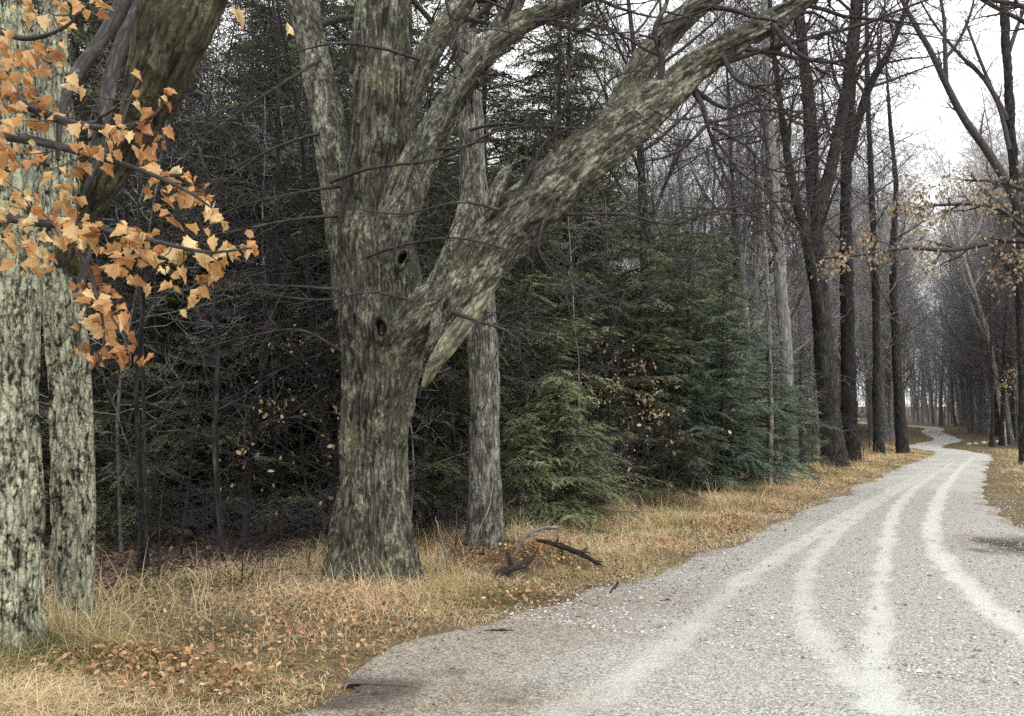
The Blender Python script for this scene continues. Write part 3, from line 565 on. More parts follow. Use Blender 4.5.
    Q, R = pxbranch(tw, [(a, b_, d, r_ * .62) for a, b_, d, r_ in dp(rows)], 6); branch(tw, rng, Q[3:], R[3:], 0, [(15, 20, 75, .2, .95, .1, .2, .05, 5, 4, .6), (3.5, 20, 65, .12, .35, .15, .25, 0, 4, 3, .7), (1.2, 25, 60, .08, .2, .2, .2, 0, 3, 3, .8)], .0025)
tw.build('crown', M['twig'], t, base)
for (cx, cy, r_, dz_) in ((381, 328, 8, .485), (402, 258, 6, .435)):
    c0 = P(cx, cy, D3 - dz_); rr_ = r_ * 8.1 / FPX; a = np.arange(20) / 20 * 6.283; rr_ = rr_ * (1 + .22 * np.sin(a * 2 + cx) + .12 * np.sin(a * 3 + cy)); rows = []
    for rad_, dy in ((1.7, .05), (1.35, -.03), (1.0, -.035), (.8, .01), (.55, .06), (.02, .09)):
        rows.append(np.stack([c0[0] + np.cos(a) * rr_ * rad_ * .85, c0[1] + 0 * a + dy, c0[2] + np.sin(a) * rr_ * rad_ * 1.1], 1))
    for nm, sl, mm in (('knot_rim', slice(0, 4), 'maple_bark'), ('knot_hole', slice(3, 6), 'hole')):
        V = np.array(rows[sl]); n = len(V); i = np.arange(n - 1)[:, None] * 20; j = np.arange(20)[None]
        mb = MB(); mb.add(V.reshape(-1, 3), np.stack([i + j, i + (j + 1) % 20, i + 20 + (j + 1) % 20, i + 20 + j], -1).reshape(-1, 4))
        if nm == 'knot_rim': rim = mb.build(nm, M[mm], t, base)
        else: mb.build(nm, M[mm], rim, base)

# pale stem behind the torn limb
base = np.append(P(484, 560, 10.6)[:2], 0); base[2] = gz1(*base[:2])
t = thing('bare_tree', 'straight pale grey trunk just behind the torn limb of the huge maple', 'tree', base)
mb = MB()
thick_tube(mb, [(484, 570, 10.6, 26), (484, 545, 10.6, 19), (485, 500, 10.6, 16), (485, 430, 10.6, 15), (484, 360, 10.6, 14), (479, 260, 10.6, 13.5), (473, 180, 10.6, 13), (469, 100, 10.6, 12), (465, 0, 10.6, 11), (458, -120, 10.6, 9), (450, -300, 10.6, 6), (445, -420, 10.6, 2)], 48, .03, .014, 61, True)
mb.build('trunk', M['pale_bark'], t, base)
mb = MB()
for z in range(16):
    y_ = 60 - z * 28; s_ = 1 if z % 2 else -1
    Q, R = pxbranch(mb, [(466 - z, y_, 10.6, 5), (466 + s_ * 40, y_ - 45, 10.6 + rng.normal(0, .4), 3), (466 + s_ * 90, y_ - 100, 10.6 + rng.normal(0, .8), 1)], 5)
    branch(mb, rng, Q, R, 0, TW1)
mb.build('crown', M['twig'], t, base)

# ------------------------------------------------------------------ kinds of forest tree (each built once, then copied)
def bare_kind(seed, Ht, r0, m_, mt, first=.35, up=.5, dense=1., lean=.03):
    rng = np.random.default_rng(seed); tr_, cr = MB(), MB()
    Q = path(rng, np.array([0, 0, -.15]), norm(np.array([rng.normal(0, lean), rng.normal(0, lean), 1])), Ht, 14, .035, .1)
    R = r0 * (1 - np.linspace(0, 1, 15)) ** 1.15 * .93 + .008; R[0] *= 1.5; R[1] *= 1.03
    tr_.tube(catmull(Q, 3), np.interp(np.linspace(0, 14, len(catmull(Q, 3))), np.arange(15), R), 12)
    sc = Ht / 18
    spec = [(15 * dense, 28, 65, 3.2 * sc, 6.5 * sc, first, .10, up, 7, 6, .5), (6 * dense, 25, 60, 1.4 * sc, 3.2 * sc, .2, .13, .3, 6, 4, .55),
            (5 * dense, 25, 60, .6 * sc, 1.5 * sc, .2, .16, .2, 5, 3, .6), (3, 25, 55, .3 * sc, .7 * sc, .25, .2, .15, 3, 3, .7)]
    branch(cr, rng, Q, R, 0, spec, .0048)
    # a few dead low branches
    branch(cr, rng, Q[1:7], R[1:7] * .35, 0, [(6, 60, 95, .8, 2.2, .1, .15, -.1, 6, 4, .5), (5, 30, 70, .3, .9, .2, .2, -.05, 4, 3, .6), (2, 25, 60, .15, .4, .2, .2, 0, 3, 3, .7)], .0035)
    return tr_, cr, m_, mt
def conifer_kind(seed, Ht, Rm, lowest, nb, needle, tw_sp, m_, droop=.25, gaps=.15, bare_low=0, pw=.75, lump=.12):
    rng = np.random.default_rng(seed); tr_, cr, wood = MB(), MB(), MB()
    Q = path(rng, np.array([0, 0, -.1]), norm(np.array([rng.normal(0, .02), rng.normal(0, .02), 1])), Ht, 10, .02, .05)
    R = (.011 * Ht + .012) * (1 - np.linspace(0, 1, 11)) + .006; R[0] *= 1.3; tr_.tube(Q, R, 9)
    C, D, Nn, Ls, Ts = [], [], [], [], []
    az = 0
    for k in range(nb):
        f = lowest + (.985 - lowest) * ((k + rng.random()) / nb) ** .95
        if rng.random() < gaps: continue
        x = f * 10; i = min(int(x), 9); p = Q[i] + (Q[i + 1] - Q[i]) * (x - i); az += 2.4 + rng.normal(0, .6)
        Ln = Rm * (1 - f) ** pw * rng.uniform(.55, 1.15) * (1 + lump * math.sin(az * 2 + f * 9 + seed) + lump * .7 * math.sin(f * 23 + az)) + .1
        d = norm(np.array([math.cos(az), math.sin(az), rng.uniform(-.1, .35)]))
        n = 9; Bp = path(rng, p, d, Ln, n, .07, -droop * rng.uniform(.6, 1.6)); tr_.tube(Bp, np.linspace(.006 + .008 * Ln, .002, n + 1), 4)
        tb = rng.normal(.5, .16)
        ns = max(4, int(Ln / tw_sp))
        for s_ in range(ns):
            t_ = .12 + .88 * (s_ + rng.random()) / ns; xx = min(t_ * n, n - 1e-3); ii = int(xx); q = Bp[ii] + (Bp[ii + 1] - Bp[ii]) * (xx - ii); dd = norm(Bp[ii + 1] - Bp[ii])
            side = norm(np.cross(dd, [0, 0, 1])) * (1 if s_ % 2 else -1); sl = (.16 + .30 * Ln * (1 - t_)) * rng.uniform(.6, 1.2)
            sdv = norm(dd * rng.uniform(.5, 1.1) + side + np.array([0, 0, rng.normal(-.15, .22)]))
            mcount = max(3, int(sl / (needle * .42))); u_ = np.linspace(.05, 1, mcount)[:, None]
            pts = q + sdv * sl * u_ + np.array([0, 0, -1]) * droop * .6 * sl * u_ ** 2
            up = norm(np.array([rng.normal(0, .35), rng.normal(0, .35), 1])); sd_ = norm(np.cross(sdv, up))
            for sg in (-1, 1):
                dv = norm(sdv + sd_ * sg * rng.uniform(.6, 1.1, (mcount, 1)) + rng.normal(0, .18, (mcount, 3)))
                C.append(pts); D.append(dv); Nn.append(np.repeat(up[None], mcount, 0) + rng.normal(0, .3, (mcount, 3)))
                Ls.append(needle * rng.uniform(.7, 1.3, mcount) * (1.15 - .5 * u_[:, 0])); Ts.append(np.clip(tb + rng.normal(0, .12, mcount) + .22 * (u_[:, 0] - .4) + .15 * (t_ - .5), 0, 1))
    if bare_low:
        branch(tr_, rng, Q[0:5], R[0:5] * .3, 0, [(bare_low, 65, 100, .7, 1.9, .05, .12, -.15, 6, 4, .5), (6, 30, 70, .25, .8, .15, .2, -.1, 4, 3, .6), (3, 25, 60, .12, .35, .2, .2, 0, 3, 3, .7)], .0025)
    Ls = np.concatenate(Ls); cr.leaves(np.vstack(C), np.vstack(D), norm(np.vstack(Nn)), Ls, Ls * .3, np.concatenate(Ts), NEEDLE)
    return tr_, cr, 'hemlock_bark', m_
def sapling_kind(seed, Ht, r0, m_='dark_bark', leaf=None, nleaf=0, tw='dark_twig'):
    rng = np.random.default_rng(seed); tr_, cr = MB(), MB()
    Q = path(rng, np.array([0, 0, -.1]), norm(np.array([rng.normal(0, .08), rng.normal(0, .08), 1])), Ht, 9, .06, .15)
    R = np.linspace(r0, .005, 10); tr_.tube(Q, R, 6)
    tgt = tr_ if leaf else cr
    branch(tgt, rng, Q, R, 0, [(20, 45, 85, .5, 1.9, .12, .14, .15, 6, 4, .45), (6, 25, 65, .25, .8, .15, .2, .05, 4, 3, .6), (3.2, 25, 60, .12, .35, .2, .22, 0, 3, 3, .7)], .0028)
    if leaf:
        Tp = np.vstack([x[0][-2:] for k_, l_ in tr_.tubes.items() if k_[1] == 3 for x in l_])
        z0 = rng.uniform(.5, .8) * Ht; w = np.exp(-((Tp[:, 2] - z0) / (.22 * Ht)) ** 2); idx = rng.choice(len(Tp), nleaf, p=w / w.sum())
        C = Tp[idx] + rng.normal(0, .03, (nleaf, 3)); D = norm(rng.normal(0, .7, (nleaf, 3)) + np.array([0, 0, -.4]))
        Ls = rng.uniform(.05, .10, nleaf); cr.leaves(C, D, norm(rng.normal(0, .5, (nleaf, 3)) + np.array([0, -.4, .7])), Ls, Ls * .6, np.clip(rng.normal(.55, .25, nleaf), 0, 1), OVAL)
        return tr_, cr, m_, leaf
    return tr_, cr, m_, tw
protos = {}
def proto(key, maker, part2='crown'):
    protos[key] = [maker, None, part2]
FIRST = {}
def place(key, x, y, rz, sc, name, label, cat, group=None, z=None, dz=0.):
    loc = (x, y, (gz1(x, y) if z is None else z) + dz); sc = (sc, sc, sc) if np.isscalar(sc) else sc
    maker, root, part2 = protos[key]
    if root is None:
        tr_, cr, m1, m2 = maker(); root = thing(name, label, cat, loc, group); root.rotation_euler = (0, 0, rz); root.scale = sc
        tr_.build('trunk', M[m1], root); cr.build(part2, M[m2], root); protos[key][1] = root; return root
    r = dup(root, loc, rz, sc, label, group); r.name = name; r['category'] = cat
    if not group and 'group' in r: del r['group']
    return r
for i in range(5): proto('dark%d' % i, lambda i=i: bare_kind(100 + i, 21, .25, 'dark_bark', 'twig', .25, .55, 1.35))
for i in range(5): proto('grey%d' % i, lambda i=i: bare_kind(200 + i, 17, .16, 'grey_bark', 'grey_twig', .22, .6, 1.2))
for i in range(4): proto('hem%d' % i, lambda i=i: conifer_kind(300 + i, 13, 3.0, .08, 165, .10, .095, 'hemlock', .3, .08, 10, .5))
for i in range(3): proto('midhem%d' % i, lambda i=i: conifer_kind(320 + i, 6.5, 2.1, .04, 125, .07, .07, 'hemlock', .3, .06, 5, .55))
for i in range(2): proto('younghem%d' % i, lambda i=i: conifer_kind(340 + i, 2.4, .95, .02, 125, .04, .05, 'hemlock_young', .32, .12, 0, .5, .33))
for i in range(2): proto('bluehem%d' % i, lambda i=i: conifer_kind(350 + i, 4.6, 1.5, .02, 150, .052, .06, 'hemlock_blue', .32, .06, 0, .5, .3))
for i in range(4): proto('sap%d' % i, lambda i=i: sapling_kind(400 + i, 4.8, .028))
for i in range(2): proto('palesap%d' % i, lambda i=i: sapling_kind(460 + i, 5.2, .02, 'grey_bark', None, 0, 'grey_twig'))
for i in range(3): proto('beech%d' % i, lambda i=i: sapling_kind(420 + i, 3.6, .022, 'dark_bark', 'beech_leaf', 190))
for i in range(2): proto('brush%d' % i, lambda i=i: sapling_kind(440 + i, 1.7, .014))

rng = np.random.default_rng(77)
def atpx(px, d): return (px - 512) / FPX * d * math.cos(PITCH), d      # x for a base seen at column px (level ground)
def stand(key, px, d, sc, name, label, cat, group=None, rz=None):
    x, y = (px - 512) / FPX * d, d
    return place(key, x, y, rng.random() * 6.28 if rz is None else rz, sc, name, label, cat, group)
# trees one can tell apart
CRW = [(26, 30, 75, 1.6, 4.4, .12, .12, .12, 7, 5, .4), (6, 25, 65, .7, 1.9, .2, .16, .08, 6, 4, .5), (4, 25, 60, .3, .9, .2, .2, .05, 5, 3, .6), (2.6, 25, 55, .2, .5, .25, .2, .05, 3, 3, .7)]
def px_tree(rows, lab, m_='dark_bark', mt='twig', forks=(), cat='tree', spec=CRW):
    d = rows[1][2]; x = (rows[1][0] - 512) / FPX * d; base = np.array([x, d, gz1(x, d)]); t = thing('bare_tree', lab, cat, base)
    rows = [(a, b_, q_, r_ * .88) for a, b_, q_, r_ in rows]; tb, cb = MB(), MB(); Q, R = thick_tube(tb, rows, 20, .08, .02, int(rows[0][0])); branch(cb, rng, Q[len(Q) // 5:], R[len(Q) // 5:] * .7, 0, spec, .0065)
    for f in forks:
        Q, R = thick_tube(tb, f, 14, .08, .015, int(f[0][0])); branch(cb, rng, Q[2:], R[2:], 0, spec, .0065)
    tb.build('trunk', M[m_], t, base); cb.build('crown', M[mt], t, base); return t
px_tree([(838, 482, 30, 20), (836, 470, 30, 16), (830, 420, 30, 12.5), (823, 330, 30, 11), (815, 220, 30, 8.5), (808, 100, 30, 6.5), (799, 0, 30, 5.5), (796, -150, 30, 4), (785, -300, 30, 2)], 'tall black trunk, thickest beside the bend of the road',
        forks=[[(815, 225, 30, 7), (835, 150, 30, 6), (850, 60, 30, 5), (858, -40, 30, 4), (865, -160, 30, 1.5)], [(824, 340, 30, 6), (808, 250, 29, 5), (790, 170, 28.5, 4), (775, 60, 28, 3), (765, -60, 28, 1.5)]])
px_tree([(853, 478, 33, 15), (852, 464, 33, 11), (849, 400, 33, 8.5), (847, 300, 33, 7.5), (846, 180, 33, 6), (852, 80, 33, 4.5), (862, -20, 33, 3.6), (872, -160, 33, 3.5), (880, -280, 33, 1.5)], 'black trunk close behind the thickest one by the bend',
        forks=[[(848, 160, 33, 5), (868, 90, 33, 4), (890, 50, 33, 3), (905, 10, 33, 2), (920, -50, 33, 1)]])
px_tree([(880, 462, 40, 8), (879, 453, 40, 6.5), (877, 400, 40, 4.6), (876, 300, 40, 4), (872, 200, 40, 3.4), (868, 100, 40, 2.6), (866, 0, 40, 1.8), (862, -120, 40, 1)], 'slim black trunk second from the bend at the road edge')
px_tree([(904, 462, 43, 10), (903, 452, 43, 7.5), (899, 400, 43, 5.2), (895, 320, 43, 4.4), (893, 250, 43, 3.6), (896, 190, 43, 2.8), (890, 120, 43, 2), (886, 60, 43, 1)], 'black trunk standing on the verge nearest the bend')
px_tree([(793, 492, 26, 10), (792, 480, 26, 8.5), (789, 400, 26, 7.5), (782, 300, 26, 6.8), (776, 200, 26, 6), (768, 100, 26, 5), (764, 0, 26, 4), (758, -150, 26, 3), (750, -260, 26, 2)], 'pale grey trunk rising behind the blue green hemlocks', 'grey_bark')
px_tree([(770, 505, 21, 3.6), (770, 495, 21, 3), (771, 400, 21, 2.6), (769, 320, 21, 2.3), (766, 250, 21, 1.8), (762, 180, 21, 1)], 'thin pale pole of a young tree in front of the grey trunk', 'pale_bark', 'grey_twig', (), 'sapling', TW1)
stand('dark1', 738, 34, (.8, .8, 1), 'bare_tree', 'dark straight trunk left of the pale grey one', 'tree')
stand('dark4', 660, 24, (.9, .9, 1), 'bare_tree', 'dark trunk seen under the torn limb of the maple', 'tree')
stand('younghem0', 556, 13.0, (1.1, 1.1, 1.05), 'hemlock_tree', 'bright green young hemlock at the edge of the verge', 'evergreen')
stand('younghem1', 590, 14.2, (.8, .8, .7), 'hemlock_tree', 'low light green hemlock right of the bright young one', 'evergreen')
stand('younghem1', 525, 12.6, (.75, .75, .75), 'hemlock_tree', 'small green hemlock beside the pale grey trunk', 'evergreen')
stand('bluehem0', 722, 19.2, 1.05, 'hemlock_tree', 'blue green hemlock, tallest of the trio by the verge', 'evergreen')
stand('bluehem1', 768, 22, .95, 'hemlock_tree', 'blue green hemlock nearer the bend, with a pale pole before it', 'evergreen')
stand('bluehem1', 690, 18.6, .8, 'hemlock_tree', 'blue green hemlock, shortest and nearest of the trio by the verge', 'evergreen')
stand('midhem2', 800, 26, .6, 'hemlock_tree', 'small dark hemlock at the foot of the black trunks', 'evergreen')
stand('midhem0', 640, 18, 1.05, 'hemlock_tree', 'dark olive hemlock behind the beech saplings', 'evergreen')
stand('midhem1', 690, 21, 1.1, 'hemlock_tree', 'dark hemlock between the olive one and the blue green trio', 'evergreen')
stand('midhem2', 600, 19.5, 1.15, 'hemlock_tree', 'dark hemlock rising behind the bright young one', 'evergreen')
stand('hem0', 560, 23, (1., 1., 1.25), 'hemlock_tree', 'tall hemlock showing dark green above the torn limb', 'evergreen')
stand('hem1', 500, 21, (1., 1., 1.2), 'hemlock_tree', 'tall hemlock behind the fork of the huge maple', 'evergreen')
stand('midhem0', 452, 13.5, .9, 'hemlock_tree', 'shaded hemlock between the huge maple and the pale trunk', 'evergreen')
stand('beech0', 622, 15.5, 1., 'beech_sapling', 'beech sapling with orange leaves among dark hemlocks', 'sapling')
stand('beech1', 735, 20.5, 1.25, 'beech_sapling', 'beech sapling with cream leaves above the blue green hemlock', 'sapling')
stand('beech2', 655, 16.5, 1., 'beech_sapling', 'beech sapling with sparse tan leaves by the verge', 'sapling')
stand('beech1', 1016, 44, 1.3, 'beech_sapling', 'orange leaved sapling at the right edge beyond the road', 'sapling')
stand('beech0', 320, 10.5, .85, 'beech_sapling', 'sapling with pale leaves left of the huge maple', 'sapling')
for px, d, s_, lab in ((190, 12.5, 1.0, 'olive hemlock in the middle of the dark wood gap'),
        (322, 12.6, 1.0, 'olive hemlock close behind the left side of the huge maple'), (240, 13.5, 1.3, 'taller olive hemlock rising behind the low ones in the dark wood'), (420, 11.8, .8, 'olive hemlock under the fork behind the huge maple'), (520, 15., 1.15, 'olive hemlock behind the pale trunk and the small green one')):
    stand('midhem%d' % (int(px) % 3), px, d, s_, 'hemlock_tree', lab, 'evergreen')
# the wood at large
used = []
def free(x, y, dmin):
    for a, b_ in used:
        if (a - x) ** 2 + (b_ - y) ** 2 < dmin * dmin: return False
    used.append((x, y)); return True
def scatter(keys, n, pxr, dr, ml, scr, name, cat, lab, group, dmin, pw=.5, tries=4000):
    c = 0
    for _ in range(tries):
        if c >= n: break
        px = rng.uniform(*pxr); d = math.sqrt(rng.uniform(dr[0] ** 2, dr[1] ** 2)); x = (px - 512) / FPX * d
        lt_, _s, hw_ = road_sd([[x, d]])
        if abs(lt_[0]) < hw_[0] + ml or (lt_[0] > 0 and d < 30): continue
        if not free(x, d, dmin): continue
        s = rng.uniform(*scr); place(keys[rng.integers(len(keys))], x, d, rng.random() * 6.28, (s * rng.uniform(.9, 1.1),) * 2 + (s * rng.uniform(.9, 1.15),), name, lab, cat, group); c += 1
    return c
HEM = ['hem%d' % i for i in range(4)]; MID = ['midhem%d' % i for i in range(3)]; DK = ['dark%d' % i for i in range(5)]; GR = ['grey%d' % i for i in range(5)]; SP = ['sap%d' % i for i in range(4)]
scatter(HEM, 84, (-160, 460), (13, 58), 4.0, (.9, 1.45), 'hemlock_tree', 'evergreen', 'shaded hemlock in the dark wood left of the huge maple', 'hemlocks in the dark wood at left', 1.35)
scatter(HEM, 26, (420, 592), (20, 55), 4, (.75, 1.15), 'hemlock_tree', 'evergreen', 'dark hemlock deep behind the torn limb', 'hemlocks behind the torn limb', 2)
scatter(HEM, 20, (592, 745), (21, 45), 4, (.42, .62), 'hemlock_tree', 'evergreen', 'middle sized hemlock under the bare treetops right of the torn limb', 'hemlocks under the bare treetops', 1.8)
scatter(GR, 17, (590, 880), (27, 45), 3.5, (.8, 1.15), 'bare_tree', 'tree', 'slender bare tree with a web of fine twigs left of the road', 'slender trees left of the road', 1.4)
scatter(MID, 34, (-100, 500), (11, 30), 4, (.7, 1.2), 'hemlock_tree', 'evergreen', 'low shaded hemlock under the taller ones at left', 'low hemlocks in the dark wood', 1.3)
scatter(MID, 12, (500, 800), (17, 34), 3.2, (.6, 1.), 'hemlock_tree', 'evergreen', 'low dark hemlock behind the blue green trio', 'low hemlocks along the verge', 1.3)
scatter(SP, 110, (112, 500), (8.8, 22), 3.3, (.6, 1.9), 'bare_sapling', 'sapling', 'thin dark bare sapling tangled in the shaded wood at left', 'bare saplings in the dark wood', .38)
scatter(['palesap0', 'palesap1'], 16, (120, 480), (9.5, 15), 3.4, (.7, 1.5), 'bare_sapling', 'sapling', 'pale twiggy bare sapling standing out in the shaded wood at left', 'pale saplings in the dark wood', .8)
scatter(['palesap0', 'palesap1'], 22, (500, 840), (15, 34), 2.9, (.9, 1.6), 'bare_sapling', 'sapling', 'pale twiggy bare sapling by the evergreens along the verge', 'pale saplings along the verge', .8)
scatter(SP, 45, (500, 900), (14, 45), 2.8, (.8, 1.5), 'bare_sapling', 'sapling', 'thin bare sapling among the trees along the verge', 'bare saplings along the verge', .6)
scatter(DK, 40, (-150, 560), (14, 60), 4.5, (.6, 1.1), 'bare_tree', 'tree', 'dark bare tree deep in the wood behind the maples', 'bare trees in the wood at left', 1.8)
scatter(DK, 15, (560, 880), (33, 60), 4, (.55, .9), 'bare_tree', 'tree', 'dark bare tree left of the road short of the bend', 'bare trees left of the road', 1.8)
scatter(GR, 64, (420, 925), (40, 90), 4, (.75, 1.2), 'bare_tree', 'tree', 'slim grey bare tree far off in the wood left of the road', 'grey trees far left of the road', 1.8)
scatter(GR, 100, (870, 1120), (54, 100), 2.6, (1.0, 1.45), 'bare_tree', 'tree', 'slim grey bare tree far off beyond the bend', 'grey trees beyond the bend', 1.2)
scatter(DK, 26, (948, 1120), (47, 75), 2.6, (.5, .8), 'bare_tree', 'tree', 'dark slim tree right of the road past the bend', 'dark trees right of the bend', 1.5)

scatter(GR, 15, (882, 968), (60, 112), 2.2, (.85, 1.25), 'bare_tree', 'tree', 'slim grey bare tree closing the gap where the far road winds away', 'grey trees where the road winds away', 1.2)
# the wood beyond, too far off to tell its stems apart
def flat(seed):
    r_ = np.random.default_rng(seed); mb = MB(); Q = path(r_, np.zeros(3), norm(np.array([r_.normal(0, .04), r_.normal(0, .04), 1])), 17, 8, .04, .1); R = np.linspace(.17, .02, 9); mb.tube(Q, R, 5)
    branch(mb, r_, Q, R, 0, [(20, 25, 60, 2.2, 5., .15, .12, .5, 4, 3, .45), (7, 25, 60, .8, 2.2, .2, .15, .3, 3, 3, .6), (4, 25, 55, .4, 1.1, .2, .2, .2, 2, 3, .7)], .008)
    mb.flush(); off = np.cumsum([0] + [len(v) for v in mb.V])[:-1]
    return np.vstack(mb.V), [f.reshape(-1, 4) for f in mb.F], np.vstack(mb.B)
FV = [flat(500 + i) for i in range(5)]; fw = MB(); c = 0
while c < 900:
    px = rng.uniform(-80, 1200) if c % 3 == 0 else rng.uniform(680, 1180); d = math.sqrt(rng.uniform(72 ** 2, 190 ** 2)); x = (px - 512) / FPX * d
    lt_, _s, hw_ = road_sd([[x, d]])
    if abs(lt_[0]) < hw_[0] + 2: continue
    V, Fs, B = FV[c % 5]; a = rng.random() * 6.28; s_ = rng.uniform(.8, 1.35) if c < 420 else rng.uniform(.2, .5); ca, sa = math.cos(a), math.sin(a)
    V2 = np.stack([V[:, 0] * ca - V[:, 1] * sa, V[:, 0] * sa + V[:, 1] * ca, V[:, 2]], 1) * s_ + np.array([x, d, gz1(x, d) - .2])
    fw.add(V2, Fs, B); c += 1
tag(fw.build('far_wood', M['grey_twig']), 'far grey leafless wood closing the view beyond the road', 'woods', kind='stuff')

# ------------------------------------------------------------------ right side: oak bough, leaning tree, birch
rng = np.random.default_rng(91)
bx, by = (1240 - 512) / FPX * 15, 15.; base = (bx, by, gz1(bx, by))
t = thing('oak_tree', 'oak beside the right road edge reaching a brown leaved bough over the road', 'tree', base)
mb = MB(); thick_tube(mb, [(1240, 530, 15, 26), (1240, 500, 15, 20), (1238, 350, 15, 17), (1244, 150, 15, 15), (1238, -50, 15, 12), (1250, -300, 15, 8), (1245, -520, 15, 2)], 32, .06, .016, 71, True)
mb.build('trunk', M['dark_bark'], t, base)
mb = MB(); lf = MB(); tips = []
for rows in ([(1240, 330, 15, 9), (1140, 285, 15, 6), (1060, 250, 15, 4.2), (1015, 240, 15, 3.4), (985, 244, 15, 2.6), (950, 250, 15, 2.2), (905, 248, 15, 1.9), (868, 254, 15, 1.7), (825, 258, 15, 1.2)],
             [(1060, 250, 15, 3.4), (1020, 222, 15, 2.4), (985, 205, 15, 2), (940, 205, 15, 1.5), (915, 208, 15, .8)],
             [(1000, 241, 15, 2.4), (993, 248, 15, 2.2), (1003, 258, 15, 2.2), (1012, 270, 15, 1.6)],
             [(1140, 285, 15.2, 4), (1070, 215, 15.4, 3), (1010, 185, 15.5, 2.2), (965, 180, 15.6, 1.2)],
             [(1240, 120, 14, 8), (1120, 40, 13, 5), (1030, 8, 12.5, 3), (960, -5, 12, 2), (900, -18, 12, 1)],
             [(1240, 180, 14, 7), (1120, 80, 13.5, 4), (1030, 25, 13, 2.6), (985, 2, 12.8, 1.6), (940, -30, 12.6, .8)]):
    Q, R = pxbranch(mb, rows, 6)
    n0 = len(mb.tubes.get((4, 3), [])); 
    branch(mb, rng, Q[4:], R[4:], 0, [(16, 25, 75, .3, .95, .05, .2, .0, 5, 4, .6), (5, 20, 65, .15, .45, .1, .25, 0, 3, 3, .7)], .0025)
for k_, l_ in mb.tubes.items():
    if k_ == (4, 3): tips += [x[0] for x in l_]
tips = np.array(tips)
pxs = tips[:, -1, 0] / tips[:, -1, 1] * FPX + 512; low = tips[:, -1, 2] < P(512, 160, 15)[2]
tips = tips[low & (pxs < 1120)]; pxs = pxs[low & (pxs < 1120)]; NL = 1350; wt = np.where(pxs < 935, 2.2, 1.) * np.where(pxs < 880, 1.6, 1); idx = rng.choice(len(tips), NL, p=wt / wt.sum()); f = rng.random((NL, 1)) * 3
C = tips[idx, 1] + (tips[idx, 3] - tips[idx, 1]) * (f / 3) + rng.normal(0, .11, (NL, 3)); Ls = rng.uniform(.05, .09, NL)
lf.leaves(C, norm(rng.normal(0, .5, (NL, 3)) + np.array([0, 0, -.8])), norm(rng.normal(0, .5, (NL, 3)) + np.array([0, -1, .2])), Ls, Ls * .6, np.clip(rng.normal(.5, .25, NL), 0, 1), LOBED)
br = mb.build('branch', M['twig'], t, base); lf.build('leaves', M['brown_leaf'], br, (0, 0, 0)).location = tuple(-np.array(base))

x, y = gpix(1022, 452); y = 33.; x = (1022 - 512) / FPX * y; base = (x, y, gz1(x, y))
t = thing('bare_tree', 'slender dark tree at right edge, a long limb slanting up left across the sky', 'tree', base)
mb = MB(); thick_tube(mb, [(1024, 468, y, 6), (1024, 440, y, 4.6), (1022, 330, y, 4.4), (1016, 200, y, 4.4), (1008, 80, y, 4), (1003, -30, y, 4), (1000, -160, y, 3), (998, -280, y, 1)], 16, .08, .02, 75)
mb.build('trunk', M['dark_bark'], t, base)
mb = MB()
for rows in ([(1018, 205, y, 5), (1008, 185, y, 4.6), (988, 152, y, 4.2), (965, 120, y, 3.8), (948, 88, y, 3.4), (930, 50, y, 3), (915, 25, y, 2.6), (900, -5, y, 2), (885, -50, y, 1)],
             [(946, 84, y, 3), (945, 50, y, 2.2), (944, 20, y, 1.9), (938, -15, y, 1.5), (930, -60, y, .8)],
             [(944, 60, y, 2), (958, 42, y, 1.7), (970, 15, y, 1.4), (978, -20, y, .7)],
             [(1008, 120, y, 3), (985, 80, y, 2.2), (960, 55, y, 1.7), (935, 25, y, 1.2), (920, 0, y, .8)],
             [(1010, 150, y, 3), (1000, 110, y, 2), (980, 60, y, 1.6), (965, 20, y, .9)],
             [(1006, 60, y, 3), (1020, 20, y, 2), (1040, -30, y, 1)], [(1014, 190, y, 3), (1040, 140, y, 2), (1070, 60, y, 1)]):
    Q, R = pxbranch(mb, rows, 6); branch(mb, rng, Q[4:], R[4:] * .8, 0, [(9, 25, 60, .5, 1.8, .1, .15, .25, 6, 4, .5), (4, 25, 60, .25, .9, .15, .2, .15, 4, 3, .6), (2, 25, 60, .15, .4, .2, .2, 0, 3, 3, .7)], .004)
mb.build('crown', M['twig'], t, base)

y = 52.; x = (1004 - 512) / FPX * y; base = (x, y, gz1(x, y))
t = thing('birch_tree', 'slender pale birch leaning left among dark trunks past the bend', 'tree', base)
mb = MB(); thick_tube(mb, [(1005, 450, y, 2.6), (1003, 425, y, 2.2), (997, 380, y, 2), (988, 335, y, 1.8), (976, 295, y, 1.6), (964, 258, y, 1.2), (955, 220, y, .8)], 12, .1, .008, 77)
mb.build('trunk', M['birch'], t, base)
mb = MB()
for z in range(7):
    a_ = 340 - z * 18; Q, R = pxbranch(mb, [(989 - z * 5, a_, y, 1.2), (989 - z * 5 + (14 if z % 2 else -12), a_ - 20, y, .9), (989 - z * 5 + (22 if z % 2 else -20), a_ - 45, y, .5)], 4)
    branch(mb, rng, Q, R, 0, TW1, .004)
mb.build('crown', M['grey_twig'], t, base)

